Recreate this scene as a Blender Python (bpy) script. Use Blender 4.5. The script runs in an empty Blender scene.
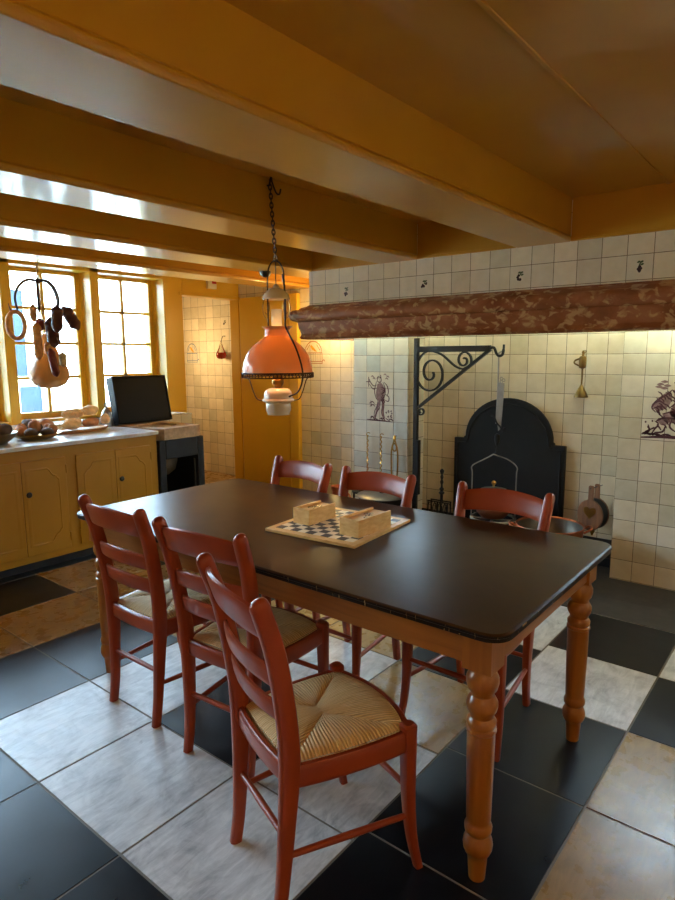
import bpy, math, random
from math import sin, cos, pi, radians, sqrt
from mathutils import Vector, Matrix
random.seed(7)
SC = bpy.context.scene
COL = SC.collection
# ------------------------------------------------------------------ materials
def srgb(r, g, b):
    f = lambda c: (c/255/12.92) if c/255 <= .04045 else ((c/255+.055)/1.055)**2.4
    return (f(r), f(g), f(b), 1)
class NT:
    def __init__(s, name):
        s.m = bpy.data.materials.new(name); s.m.use_nodes = True
        s.t = s.m.node_tree; s.n = s.t.nodes; s.l = s.t.links
        s.b = s.n['Principled BSDF']; s.out = s.n['Material Output']
    def node(s, typ, **kw):
        n = s.n.new(typ)
        for k, v in kw.items():
            if k.startswith('i_'):
                n.inputs[k[2:].replace('_', ' ')].default_value = v
            else: setattr(n, k, v)
        return n
    def link(s, a, b): s.l.new(a, b)
    def math(s, op, a, b=None, clamp=False):
        n = s.n.new('ShaderNodeMath'); n.operation = op; n.use_clamp = clamp
        for i, v in enumerate((a, b)):
            if v is None: continue
            if isinstance(v, (int, float)): n.inputs[i].default_value = v
            else: s.link(v, n.inputs[i])
        return n.outputs[0]
    def mix(s, fac, a, b, mode='MIX'):
        n = s.n.new('ShaderNodeMix'); n.data_type = 'RGBA'; n.blend_type = mode
        for k, v in ((0, fac), (6, a), (7, b)):
            if isinstance(v, (int, float)): n.inputs[k].default_value = v
            elif isinstance(v, tuple): n.inputs[k].default_value = v
            else: s.link(v, n.inputs[k])
        return n.outputs[2]
    def ramp(s, fac, stops, interp='LINEAR'):
        n = s.n.new('ShaderNodeValToRGB'); n.color_ramp.interpolation = interp
        e = n.color_ramp.elements
        while len(e) < len(stops): e.new(.5)
        for x, (p, c) in zip(e, stops): x.position = p; x.color = c
        s.link(fac, n.inputs[0]); return n.outputs[0]
    def coords(s, which='Object', scale=(1, 1, 1), rot=(0, 0, 0)):
        tc = s.n.new('ShaderNodeTexCoord'); mp = s.n.new('ShaderNodeMapping')
        mp.inputs['Scale'].default_value = scale; mp.inputs['Rotation'].default_value = rot
        s.link(tc.outputs[which], mp.inputs[0]); return mp.outputs[0]
    def noise(s, vec, scale, detail=4, rough=.55, dist=0):
        n = s.n.new('ShaderNodeTexNoise')
        n.inputs['Scale'].default_value = scale; n.inputs['Detail'].default_value = detail
        n.inputs['Roughness'].default_value = rough; n.inputs['Distortion'].default_value = dist
        if vec is not None: s.link(vec, n.inputs['Vector'])
        return n.outputs[0]
    def bump(s, h, strength=.2, dist=.01):
        n = s.n.new('ShaderNodeBump'); n.inputs['Strength'].default_value = strength
        n.inputs['Distance'].default_value = dist
        s.link(h, n.inputs['Height']); s.link(n.outputs[0], s.b.inputs['Normal'])
    def base(s, c):
        if isinstance(c, tuple): s.b.inputs['Base Color'].default_value = c
        else: s.link(c, s.b.inputs['Base Color'])
    def set(s, **kw):
        for k, v in kw.items(): s.b.inputs[k.replace('_', ' ')].default_value = v
        return s
def simple(name, c, rough=.5, metal=0, spec=.5, var=.12, scale=9, bump=0, bscale=40, coat=0):
    t = NT(name); v = t.coords()
    n = t.noise(v, scale)
    dark = tuple(x*(1-var) for x in c[:3])+(1,); lite = tuple(min(1, x*(1+var)) for x in c[:3])+(1,)
    t.base(t.ramp(n, [(.3, dark), (.7, lite)]))
    t.set(Roughness=rough, Metallic=metal, Specular_IOR_Level=spec, Coat_Weight=coat, Coat_Roughness=.15)
    if bump: t.bump(t.noise(v, bscale), bump, .004)
    return t.m
M = {}
# ochre gloss paint, brushed by hand
t = NT('ochre_paint'); v = t.coords()
n = t.noise(v, 2.2, 5)
t.base(t.ramp(n, [(.25, srgb(188, 130, 24)), (.75, srgb(200, 144, 36))]))
t.set(Roughness=.42, Specular_IOR_Level=.4, Coat_Weight=.55, Coat_Roughness=.13)
w = t.noise(t.coords('Object', (14, 1.6, 14)), 2.0, 3)
t.bump(w, .08, .004); M['ochre'] = t.m
t = NT('ochre_paint_lit'); v = t.coords()  # lighter copy of the ochre paint, window light put into its colour
t.base(t.ramp(t.noise(v, 2.2, 5), [(.25, srgb(214, 168, 44)), (.75, srgb(224, 180, 58))]))
t.set(Roughness=.35); M['ochre_lit'] = t.m
t = NT('ochre_cabinet_paint'); v = t.coords()
t.base(t.ramp(t.noise(v, 3.0, 6), [(.25, srgb(176, 124, 20)), (.75, srgb(188, 136, 30))]))
t.set(Roughness=.4); t.bump(t.noise(v, 25), .05, .003); M['ochre_c'] = t.m
# glazed wall tiles (UV in metres)
def tile_mat(name, stops, size=.13, grout=srgb(120, 98, 70), rough=.16, tilt=.9, warm=0):
    t = NT(name)
    uv = t.n.new('ShaderNodeUVMap').outputs[0]
    sc = t.node('ShaderNodeVectorMath', operation='SCALE'); sc.inputs['Scale'].default_value = 1/size
    t.link(uv, sc.inputs[0])
    fl = t.node('ShaderNodeVectorMath', operation='FLOOR'); t.link(sc.outputs[0], fl.inputs[0])
    fr = t.node('ShaderNodeVectorMath', operation='FRACTION'); t.link(sc.outputs[0], fr.inputs[0])
    wn = t.node('ShaderNodeTexWhiteNoise', noise_dimensions='3D'); t.link(fl.outputs[0], wn.inputs['Vector'])
    col = t.ramp(wn.outputs['Value'], stops)
    cl = t.noise(uv, 14, 4)
    col = t.mix(.16, col, t.ramp(cl, [(.3, srgb(176, 166, 142)), (.7, srgb(242, 238, 226))]))
    sp = t.node('ShaderNodeSeparateXYZ'); t.link(fr.outputs[0], sp.inputs[0])
    def edge(o):
        a = t.math('SUBTRACT', o, .5); return t.math('ABSOLUTE', a)
    m = t.math('MAXIMUM', edge(sp.outputs[0]), edge(sp.outputs[1]))
    wob = t.math('MULTIPLY', t.math('SUBTRACT', t.noise(uv, 30, 2), .5), .014)
    m2 = t.math('ADD', m, wob)
    g = t.math('GREATER_THAN', m2, .487)
    t.base(t.mix(g, col, grout))
    t.link(t.math('ADD', t.math('MULTIPLY', g, .6), rough), t.b.inputs['Roughness'])
    sw = t.node('ShaderNodeSeparateColor'); t.link(wn.outputs['Color'], sw.inputs[0])
    tx = t.math('MULTIPLY', t.math('SUBTRACT', sp.outputs[0], .5), t.math('SUBTRACT', sw.outputs[0], .5))
    ty = t.math('MULTIPLY', t.math('SUBTRACT', sp.outputs[1], .5), t.math('SUBTRACT', sw.outputs[1], .5))
    hgt = t.math('MULTIPLY', t.math('ADD', tx, ty), tilt)
    # pillowed face + ripples + sunk joint
    pil = t.math('MULTIPLY', t.math('POWER', m, 6), -14)
    hgt = t.math('ADD', hgt, t.math('ADD', pil, t.math('MULTIPLY', t.noise(uv, 18, 2), .45)))
    t.bump(hgt, .55, .006)
    t.set(Specular_IOR_Level=.5)
    return t.m
cream = [(0, srgb(214, 198, 164)), (.2, srgb(236, 220, 190)), (.4, srgb(226, 208, 172)), (.55, srgb(242, 228, 204)), (.7, srgb(208, 194, 160)), (.85, srgb(234, 216, 188)), (1, srgb(204, 194, 164))]
cool = [(0, srgb(214, 210, 192)), (.25, srgb(232, 224, 204)), (.5, srgb(224, 216, 196)), (.75, srgb(236, 228, 210)), (.93, srgb(208, 208, 194)), (1, srgb(196, 200, 190))]
M['tile'] = tile_mat('cream_glazed_tiles', cream)
M['tile_cool'] = tile_mat('pale_glazed_tiles', cool, .13)
M['tile_back'] = tile_mat('back_wall_glazed_tiles', cool, .126)
M['tile_hood'] = tile_mat('hood_glazed_tiles', cream, .135)
M['tile_fire'] = tile_mat('fireplace_glazed_tiles', cream, .134)
M['tile_pass'] = tile_mat('passage_glazed_tiles', cream, .138)
M['tile_plain'] = tile_mat('picture_tiles', [(0, srgb(232, 218, 190)), (1, srgb(240, 228, 204))])
# marble / slate floor
def marble(name, c0, c1, c2, rough=.22, scale=2.2):
    t = NT(name); v = t.coords('Object', (1, 1, 1), (0, 0, .6))
    n1 = t.noise(v, scale, 9, .62, 1.6); n2 = t.noise(t.coords('Object', (14, 3.2, 1), (0, 0, 1.0)), 2.6, 8, .66, .8)
    a = t.ramp(n1, [(.3, c0), (.5, c1), (.72, c2)])
    t.base(t.mix(.38, a, t.ramp(n2, [(.35, c0), (.62, c2)])))
    t.link(t.math('ADD', t.math('MULTIPLY', t.noise(v, 14, 5), .25), rough-.1), t.b.inputs['Roughness'])
    t.bump(t.noise(v, 30, 5), .04, .003); return t.m
M['fl_white'] = marble('white_marble', srgb(150, 150, 150), srgb(200, 200, 198), srgb(224, 224, 222), .3, 6)
M['fl_grey'] = marble('veined_white_marble', srgb(132, 133, 134), srgb(196, 196, 194), srgb(222, 222, 220), .32, 5)
M['fl_warm_lit'] = marble('warm_lit_marble', srgb(106, 78, 36), srgb(152, 118, 66), srgb(170, 138, 84), .26, 2.6)  # white marble with the warm bounce light put into its colour
t = NT('black_stone'); v = t.coords()
t.base(t.ramp(t.noise(v, 5, 8, .65), [(.3, srgb(8, 8, 9)), (.75, srgb(20, 20, 22))]))
t.link(t.math('ADD', t.math('MULTIPLY', t.noise(v, 9, 6), .18), .22), t.b.inputs['Roughness']); t.set(Specular_IOR_Level=.24)
t.bump(t.noise(v, 22, 6), .05, .004); M['fl_black'] = t.m
M['grout'] = simple('floor_joint', srgb(112, 104, 92), .8)
M['hearth'] = simple('grey_hearthstone', srgb(60, 54, 48), .6, 0, .25, var=.2, scale=14, bump=.1)
# red-brown mottled marble
t = NT('mottled_red_marble'); v = t.coords('Object', (1.2, 1.6, 1.6), (0, .5, 0))
b1 = t.ramp(t.noise(v, 3.5, 7, .6, .8), [(.25, srgb(108, 58, 32)), (.5, srgb(144, 84, 48)), (.75, srgb(166, 108, 66))])
b2 = t.ramp(t.noise(v, 12, 3, .5, .6), [(.53, (0, 0, 0, 1)), (.62, (1, 1, 1, 1))])
t.base(t.mix(t.math('MULTIPLY', b2, .7), b1, srgb(198, 152, 98)))
t.set(Roughness=.24); M['red_marble'] = t.m
# counter marble
M['marble_top'] = marble('counter_marble', srgb(186, 188, 192), srgb(222, 224, 226), srgb(236, 238, 240), .2, 3)
# table top
t = NT('worn_black_table_paint'); v = t.coords()
n = t.noise(v, 3, 6, .6, .5)
t.base(t.ramp(n, [(.3, srgb(54, 34, 16)), (.75, srgb(74, 48, 25))]))
t.link(t.math('ADD', t.math('MULTIPLY', t.noise(v, 4, 3), .10), .25), t.b.inputs['Roughness'])
t.bump(t.noise(v, 5, 2), .04, .01); t.set(Specular_IOR_Level=.08); M['table_black'] = t.m
t = NT('chipped_edge_paint'); v = t.coords()
ch = t.noise(t.coords('Object', (4, 60, 6)), 2.5, 5, .6)
ch2 = t.noise(t.coords('Object', (60, 4, 6)), 2.5, 5, .6)
e = t.math('GREATER_THAN', t.math('MAXIMUM', ch, ch2), .655)
t.base(t.mix(e, srgb(34, 25, 18), srgb(186, 150, 100)))
t.set(Roughness=.4, Specular_IOR_Level=.2); M['table_edge'] = t.m
def wood(name, dark, lite, rough=.3, scale=(2, 26, 26), coat=0):
    t = NT(name); v = t.coords('Object', scale)
    n = t.noise(v, 1.5, 6, .6, .6)
    t.base(t.ramp(n, [(.3, dark), (.7, lite)]))
    t.set(Roughness=rough, Coat_Weight=coat, Coat_Roughness=.1); t.bump(n, .05, .002); return t.m
M['honey_wood'] = wood('honey_pine', srgb(142, 82, 20), srgb(168, 102, 32), .3, (26, 26, 2), .12)
M['honey_wood_h'] = wood('honey_pine_rail', srgb(134, 78, 22), srgb(160, 96, 34), .34, (2, 2, 30), .08)
M['box_wood'] = wood('pale_box_wood', srgb(220, 166, 92), srgb(244, 202, 132), .4, (18, 18, 50))
M['board_wood'] = wood('bread_board_wood', srgb(150, 104, 60), srgb(186, 136, 84), .5, (24, 3, 24))
M['bellows_wood'] = wood('bellows_wood', srgb(112, 72, 46), srgb(146, 100, 66), .45, (30, 30, 3))
M['stone_rim'] = simple('worn_sandstone', srgb(176, 148, 116), .6, var=.25, scale=26, bump=.3)
# chair paint
t = NT('oxblood_chair_paint'); v = t.coords()
t.base(t.ramp(t.noise(v, 7, 5), [(.3, srgb(138, 54, 24)), (.7, srgb(158, 66, 30))]))
t.set(Roughness=.32, Specular_IOR_Level=.38); t.bump(t.noise(v, 30, 3), .04, .003); M['red'] = t.m
# rush seat: UV.x runs along the rail, strands across it
t = NT('woven_rush'); uv = t.n.new('ShaderNodeUVMap').outputs[0]
mp = t.node('ShaderNodeMapping'); mp.inputs['Scale'].default_value = (1, .06, 1); t.link(uv, mp.inputs[0])
st = t.noise(mp.outputs[0], 200, 3, .6)
wv = t.node('ShaderNodeTexWave', wave_type='BANDS', bands_direction='X'); wv.inputs['Scale'].default_value = 34; wv.inputs['Distortion'].default_value = 3; wv.inputs['Detail'].default_value = 3
t.link(mp.outputs[0], wv.inputs[0])
c = t.ramp(st, [(.25, srgb(184, 134, 74)), (.5, srgb(238, 196, 132)), (.75, srgb(252, 228, 180))])
t.base(t.mix(.45, c, t.ramp(wv.outputs[0], [(0, srgb(176, 128, 72)), (.6, srgb(248, 214, 156))])))
t.set(Roughness=.62, Specular_IOR_Level=.3); t.bump(t.math('ADD', t.math('MULTIPLY', wv.outputs[0], .8), t.math('MULTIPLY', st, 1.4)), .8, .005); M['rush'] = t.m
# metals etc.
M['iron'] = simple('black_wrought_iron', srgb(30, 28, 26), .5, .1, .4, .2, 20, .1)
M['castiron'] = simple('cast_iron_plate', srgb(27, 25, 23), .62, .0, .25, .15, 12, .15, 60)
M['steel'] = simple('grey_worked_steel', srgb(150, 142, 132), .45, .5, .5, .15, 20)
M['brass'] = simple('aged_brass', srgb(176, 134, 66), .32, 1, .5, .18, 14)
M['dullbrass'] = simple('dull_brass', srgb(118, 92, 50), .42, 1, .5, .25, 12)
M['copper'] = simple('copper', srgb(206, 124, 88), .36, 1, .5, .15, 10)
M['tin'] = simple('tinned_inside', srgb(128, 118, 104), .38, .9, .5, .2, 10)
M['pewter'] = simple('pewter', srgb(150, 150, 146), .34, .9, .5, .12, 12)
M['hookiron'] = simple('brown_iron', srgb(74, 56, 40), .6, 0, .25, .2, 20)
M['chain'] = simple('dark_bronze_chain', srgb(58, 36, 24), .5, .4, .5, .2, 40)
M['black_gloss'] = simple('black_painted_sheet', srgb(17, 16, 15), .5, .0, .12, .1, 8)
M['stove_black'] = simple('black_leaded_iron', srgb(40, 44, 50), .45, .1, .35, .15, 9)
M['clay'] = simple('brown_clay', srgb(128, 74, 44), .6, var=.2, scale=14)
M['lining_dark'] = simple('near_black_inside', srgb(14, 13, 12), .9)  # near-black colour for the sheet at the back of the stove opening
M['plinth'] = simple('scuffed_black_plinth', srgb(26, 25, 26), .45, var=.3, scale=20)
M['knob'] = simple('black_knob', srgb(22, 20, 18), .3)
M['ceramic'] = simple('cream_porcelain', srgb(226, 206, 176), .18, 0, .5, .04, 8)
M['leather'] = simple('black_leather', srgb(30, 26, 24), .5, bump=.2)
M['crust'] = simple('pale_bread_crust', srgb(226, 190, 142), .75, 0, .3, .22, 30, .5, 60)
M['crust_d'] = simple('brown_bread_crust', srgb(178, 124, 86), .75, 0, .3, .28, 26, .5, 60)
M['crust_b'] = simple('dark_rye_crust', srgb(96, 78, 68), .8, 0, .3, .3, 26, .4, 60)
M['sausage_tan'] = simple('tan_sausage_skin', srgb(214, 160, 104), .5, 0, .4, .25, 40, .4, 70)
M['sausage_dark'] = simple('dark_smoked_skin', srgb(84, 42, 34), .5, 0, .4, .3, 40, .5, 90)
M['sausage_red'] = simple('red_sausage_skin', srgb(112, 36, 32), .42, 0, .5, .25, 40, .3, 70)
M['sausage_pale'] = simple('pale_dry_sausage', srgb(206, 190, 150), .6, 0, .4, .25, 60, .5, 90)
M['ham'] = simple('waxed_ham_skin', srgb(216, 152, 78), .4, 0, .5, .18, 9, .2, 30)
M['string'] = simple('string', srgb(190, 170, 130), .8)
M['white_plastic'] = simple('white_plastic', srgb(232, 230, 224), .4, var=.03)
M['red_plastic'] = simple('red_plastic', srgb(170, 30, 34), .4, var=.03)
M['dark_plastic'] = simple('dark_plastic', srgb(24, 23, 23), .3)
M['ink'] = simple('manganese_purple_glaze', srgb(92, 58, 62), .25, var=.3, scale=60)
M['ink_l'] = simple('pale_purple_glaze', srgb(150, 118, 112), .25, var=.25, scale=60)
M['ink_blue'] = simple('blue_glaze', srgb(96, 122, 150), .25, var=.2, scale=60)
M['ink_rust'] = simple('rust_glaze', srgb(176, 110, 70), .25, var=.2, scale=60)
M['ink_dark'] = simple('dark_fruit_glaze', srgb(70, 52, 52), .25, var=.3, scale=60)
M['ink_green'] = simple('green_glaze', srgb(84, 96, 62), .25, var=.3, scale=60)
M['ink_yellow'] = simple('yellow_glaze', srgb(222, 164, 40), .25, var=.2, scale=60)
M['ink_black'] = simple('black_inlay', srgb(26, 22, 20), .35, var=.15)
M['white_inlay'] = simple('pale_inlay', srgb(238, 218, 186), .35, var=.05)
M['cable'] = simple('dark_cable', srgb(44, 28, 20), .45)
M['plaster'] = simple('room_plaster', srgb(206, 190, 150), .7, var=.04)
M['facade'] = simple('white_painted_facade', srgb(240, 238, 228), .8, var=.03, scale=2)
M['facade_trim'] = simple('cream_painted_trim', srgb(226, 218, 190), .6, var=.03)
M['facade_glass'] = simple('blue_window_glass', srgb(26, 40, 56), .5, 0, .2, .25, 2)
M['street'] = simple('pale_paving', srgb(190, 188, 182), .8, var=.1)
# draughts board top
t = NT('draughts_squares'); ck = t.node('ShaderNodeTexChecker'); ck.inputs['Scale'].default_value = 1/.036
tc = t.n.new('ShaderNodeTexCoord'); mp = t.node('ShaderNodeMapping'); mp.inputs['Location'].default_value = (0, 0, .0123); t.link(tc.outputs['Object'], mp.inputs[0]); t.link(mp.outputs[0], ck.inputs[0])
ck.inputs[1].default_value = srgb(252, 234, 204); ck.inputs[2].default_value = srgb(30, 25, 22)
t.link(ck.outputs[0], t.b.inputs['Base Color']); t.set(Roughness=.35); M['squares'] = t.m
# opal glass shade: diffuse + translucent
t = NT('salmon_opal_glass'); t.n.remove(t.b)
d = t.node('ShaderNodeBsdfDiffuse'); d.inputs[0].default_value = srgb(250, 190, 140)
tr = t.node('ShaderNodeBsdfTranslucent'); tr.inputs[0].default_value = srgb(255, 196, 132)
g = t.node('ShaderNodeBsdfGlossy'); g.inputs['Roughness'].default_value = .12
fr = t.node('ShaderNodeFresnel'); fr.inputs[0].default_value = 1.45
m1 = t.node('ShaderNodeMixShader'); m1.inputs[0].default_value = .6; t.link(d.outputs[0], m1.inputs[1]); t.link(tr.outputs[0], m1.inputs[2])
m2 = t.node('ShaderNodeMixShader'); t.link(fr.outputs[0], m2.inputs[0]); t.link(m1.outputs[0], m2.inputs[1]); t.link(g.outputs[0], m2.inputs[2])
t.link(m2.outputs[0], t.out.inputs[0]); M['opal'] = t.m
def clear_glass(name, tint):
    t = NT(name); t.n.remove(t.b)
    a = t.node('ShaderNodeBsdfTransparent'); a.inputs[0].default_value = tint
    g = t.node('ShaderNodeBsdfGlossy'); g.inputs['Roughness'].default_value = .03
    f = t.node('ShaderNodeFresnel'); f.inputs[0].default_value = 1.45
    m = t.node('ShaderNodeMixShader'); t.link(f.outputs[0], m.inputs[0]); t.link(a.outputs[0], m.inputs[1]); t.link(g.outputs[0], m.inputs[2])
    t.link(m.outputs[0], t.out.inputs[0]); return t.m
M['glass'] = clear_glass('window_glass', (.96, .98, 1, 1))
t = NT('milky_glass'); t.n.remove(t.b)
a = t.node('ShaderNodeBsdfTransparent'); d = t.node('ShaderNodeBsdfDiffuse'); d.inputs[0].default_value = srgb(232, 222, 200); tr = t.node('ShaderNodeBsdfTranslucent'); tr.inputs[0].default_value = srgb(232, 222, 200)
m1 = t.node('ShaderNodeMixShader'); m1.inputs[0].default_value = .5; t.link(d.outputs[0], m1.inputs[1]); t.link(tr.outputs[0], m1.inputs[2])
m2 = t.node('ShaderNodeMixShader'); m2.inputs[0].default_value = .72; t.link(a.outputs[0], m2.inputs[1]); t.link(m1.outputs[0], m2.inputs[2]); t.link(m2.outputs[0], t.out.inputs[0]); M['frosted'] = t.m
M['glass_c'] = clear_glass('chimney_glass', (.86, .84, .78, 1))
M['glass_r'] = simple('red_liquid', srgb(206, 48, 24), .15, var=.1)
# ------------------------------------------------------------------ mesh builder
class MB:
    def __init__(s): s.v = []; s.f = []; s.mi = []; s.uv = {}; s.sm = []; s.cur = 0; s.smooth = False
    def add(s, vs, fs, smooth=None, uvs=None):
        o = len(s.v); s.v += [tuple(v) for v in vs]
        for k, f in enumerate(fs):
            s.f.append(tuple(i+o for i in f)); s.mi.append(s.cur)
            s.sm.append(s.smooth if smooth is None else smooth)
            if uvs: s.uv[len(s.f)-1] = uvs[k]
        return s
    def box(s, a, b):
        (x0, y0, z0), (x1, y1, z1) = a, b
        vs = [(x0, y0, z0), (x1, y0, z0), (x1, y1, z0), (x0, y1, z0), (x0, y0, z1), (x1, y0, z1), (x1, y1, z1), (x0, y1, z1)]
        return s.add(vs, [(0, 3, 2, 1), (4, 5, 6, 7), (0, 1, 5, 4), (1, 2, 6, 5), (2, 3, 7, 6), (3, 0, 4, 7)], False)
    def loft(s, rings, cap=True, closed=False, smooth=True):
        n = len(rings[0]); vs = [p for r in rings for p in r]; fs = []
        m = len(rings)
        for i in range(m if closed else m-1):
            j = (i+1) % m
            for k in range(n):
                l = (k+1) % n
                fs.append((i*n+k, i*n+l, j*n+l, j*n+k))
        s.add(vs, fs, smooth)
        if cap and not closed:
            s.add(rings[0], [tuple(reversed(range(n)))], False); s.add(rings[-1], [tuple(range(n))], False)
        return s
    def tube(s, pts, r, n=8, closed=False, cap=True):
        pts = [Vector(p) for p in pts]; m = len(pts); rings = []; prev = None
        for i, p in enumerate(pts):
            if closed: d = pts[(i+1) % m]-pts[i-1]
            else: d = pts[min(i+1, m-1)]-pts[max(i-1, 0)]
            d.normalize()
            if prev is None:
                u = d.orthogonal().normalized()
            else:
                u = (prev-d*prev.dot(d))
                u = u.normalized() if u.length > 1e-6 else d.orthogonal().normalized()
            prev = u; w = d.cross(u)
            rr = r[i] if isinstance(r, (list, tuple)) else r
            rings.append([tuple(p+u*rr*cos(2*pi*k/n)+w*rr*sin(2*pi*k/n)) for k in range(n)])
        return s.loft(rings, cap, closed)
    def bar(s, pts, a, b, up=(0, 1, 0)):
        # flat strip: half-width a along 'up', half-thickness b in the plane
        pts = [Vector(p) for p in pts]; up = Vector(up).normalized(); rings = []
        for i, p in enumerate(pts):
            d = (pts[min(i+1, len(pts)-1)]-pts[max(i-1, 0)]).normalized(); w = d.cross(up).normalized()
            rings.append([tuple(p+up*a+w*b), tuple(p-up*a+w*b), tuple(p-up*a-w*b), tuple(p+up*a-w*b)])
        return s.loft(rings, smooth=False)
    def lathe(s, prof, n=24, c=(0, 0, 0), cap=True, smooth=True):
        rings = [[(c[0]+r*cos(2*pi*k/n), c[1]+r*sin(2*pi*k/n), c[2]+z) for k in range(n)] for r, z in prof]
        return s.loft(rings, cap, False, smooth)
    def ball(s, c, r, n=12, m=8, sc=(1, 1, 1)):
        rings = []
        for i in range(1, m):
            a = -pi/2+pi*i/m
            rings.append([(c[0]+sc[0]*r*cos(a)*cos(2*pi*k/n), c[1]+sc[1]*r*cos(a)*sin(2*pi*k/n), c[2]+sc[2]*r*sin(a)) for k in range(n)])
        return s.loft(rings)
    def prism(s, poly, a, b, axis='y'):
        # poly in the two other axes, extruded from a to b
        def P(u, w, t): return (u, t, w) if axis == 'y' else ((t, u, w) if axis == 'x' else (u, w, t))
        n = len(poly); vs = [P(u, w, a) for u, w in poly]+[P(u, w, b) for u, w in poly]
        fs = [(k, (k+1) % n, n+(k+1) % n, n+k) for k in range(n)]+[tuple(reversed(range(n))), tuple(range(n, 2*n))]
        return s.add(vs, fs, False)
    def build(s, name, mats, parent=None, loc=None, rot=None, uvbox=None, bevel=0, sub=0, seg=2):
        me = bpy.data.meshes.new(name); me.from_pydata(s.v, [], s.f)
        for m in (mats if isinstance(mats, (list, tuple)) else [mats]): me.materials.append(m if not isinstance(m, str) else M[m])
        me.polygons.foreach_set('material_index', s.mi); me.polygons.foreach_set('use_smooth', s.sm)
        me.update()
        if uvbox is not None or s.uv:
            ul = me.uv_layers.new(name='UVMap')
            for p in me.polygons:
                for q, li in enumerate(p.loop_indices):
                    if p.index in s.uv: ul.data[li].uv = s.uv[p.index][q]; continue
                    co = me.vertices[me.loops[li].vertex_index].co; nn = p.normal
                    ax = max(range(3), key=lambda i: abs(nn[i]))
                    u, w = ((co.y, co.z), (co.x, co.z), (co.x, co.y))[ax]
                    ou, ov = uvbox if uvbox else (0, 0)
                    ul.data[li].uv = (u-ou, w-ov)
        import bmesh
        bm = bmesh.new(); bm.from_mesh(me); bmesh.ops.recalc_face_normals(bm, faces=bm.faces); bm.to_mesh(me); bm.free()
        me.set_sharp_from_angle(angle=radians(38))
        o = bpy.data.objects.new(name, me); COL.objects.link(o)
        if parent: o.parent = parent
        if loc: o.location = loc
        if rot: o.rotation_euler = rot
        if bevel:
            b = o.modifiers.new('bevel', 'BEVEL'); b.width = bevel; b.segments = seg; b.limit_method = 'ANGLE'; b.angle_limit = radians(40)
        if sub:
            b = o.modifiers.new('sub', 'SUBSURF'); b.levels = b.render_levels = sub
        return o
def thing(name, label, cat, loc=(0, 0, 0), rz=0, group=None):
    o = bpy.data.objects.new(name, None); COL.objects.link(o); o.empty_display_size = .05
    o.location = loc; o.rotation_euler = (0, 0, rz); o['label'] = label; o['category'] = cat
    if group: o['group'] = group
    return o
def tag(o, label, cat, group=None):
    o['label'] = label; o['category'] = cat
    if group: o['group'] = group
    return o
def struct(o): o['kind'] = 'structure'; return o
def dup(root, loc, rz, label, group=None):
    r = root.copy(); COL.objects.link(r); r.location = loc; r.rotation_euler = (0, 0, rz); r['label'] = label
    if group: r['group'] = group
    for ch in list(root.children):
        c = ch.copy(); COL.objects.link(c); c.parent = r
        for g in list(ch.children):
            d = g.copy(); COL.objects.link(d); d.parent = c
    return r
def sq(c, a, b, n=12, e=2.6):
    c, a, b = Vector(c), Vector(a), Vector(b); out = []
    for k in range(n):
        t = 2*pi*(k+.5)/n; x, y = cos(t), sin(t)
        out.append(tuple(c+a*math.copysign(abs(x)**(2/e), x)+b*math.copysign(abs(y)**(2/e), y)))
    return out
def catmull(pts, k=6):
    P = [Vector(p) for p in pts]; P = [P[0]*2-P[1]]+P+[P[-1]*2-P[-2]]; out = []
    for i in range(1, len(P)-2):
        a, b, c, d = P[i-1:i+3]
        for j in range(k):
            t = j/k
            out.append(.5*((2*b)+(c-a)*t+(2*a-5*b+4*c-d)*t*t+(3*b-a-3*c+d)*t**3))
    out.append(P[-2]); return out
def curve_r(pts, rs, k=6):
    q = catmull([(p[0], p[1], p[2]) for p in pts], k); rr = catmull([(r, 0, 0) for r in rs], k)
    return q, [x.x for x in rr]
# ------------------------------------------------------------------ camera (calibrated from the photograph)
CH = 1.442
yaw, pit, rol = radians(38.823), radians(8.798), radians(-.386)
fw = Vector((-sin(yaw)*cos(pit), cos(yaw)*cos(pit), -sin(pit))); r0 = Vector((cos(yaw), sin(yaw), 0)); u0 = r0.cross(fw)
rr = r0*cos(rol)+u0*sin(rol); uu = -r0*sin(rol)+u0*cos(rol)
cam = bpy.data.objects.new('camera', bpy.data.cameras.new('camera')); COL.objects.link(cam)
mw = Matrix((rr, uu, -fw)).transposed().to_4x4(); mw.translation = Vector((0, 0, CH)); cam.matrix_world = mw
cam.data.sensor_fit = 'VERTICAL'; cam.data.sensor_height = 36; cam.data.lens = 36*619.8/900; cam.data.clip_start = .05
SC.camera = cam
# ------------------------------------------------------------------ the setting
XW, XG, YB, YF, XR, ZC, ZB = -5.05, -5.25, 4.62, -2.2, 1.8, 2.315, 2.075
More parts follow.
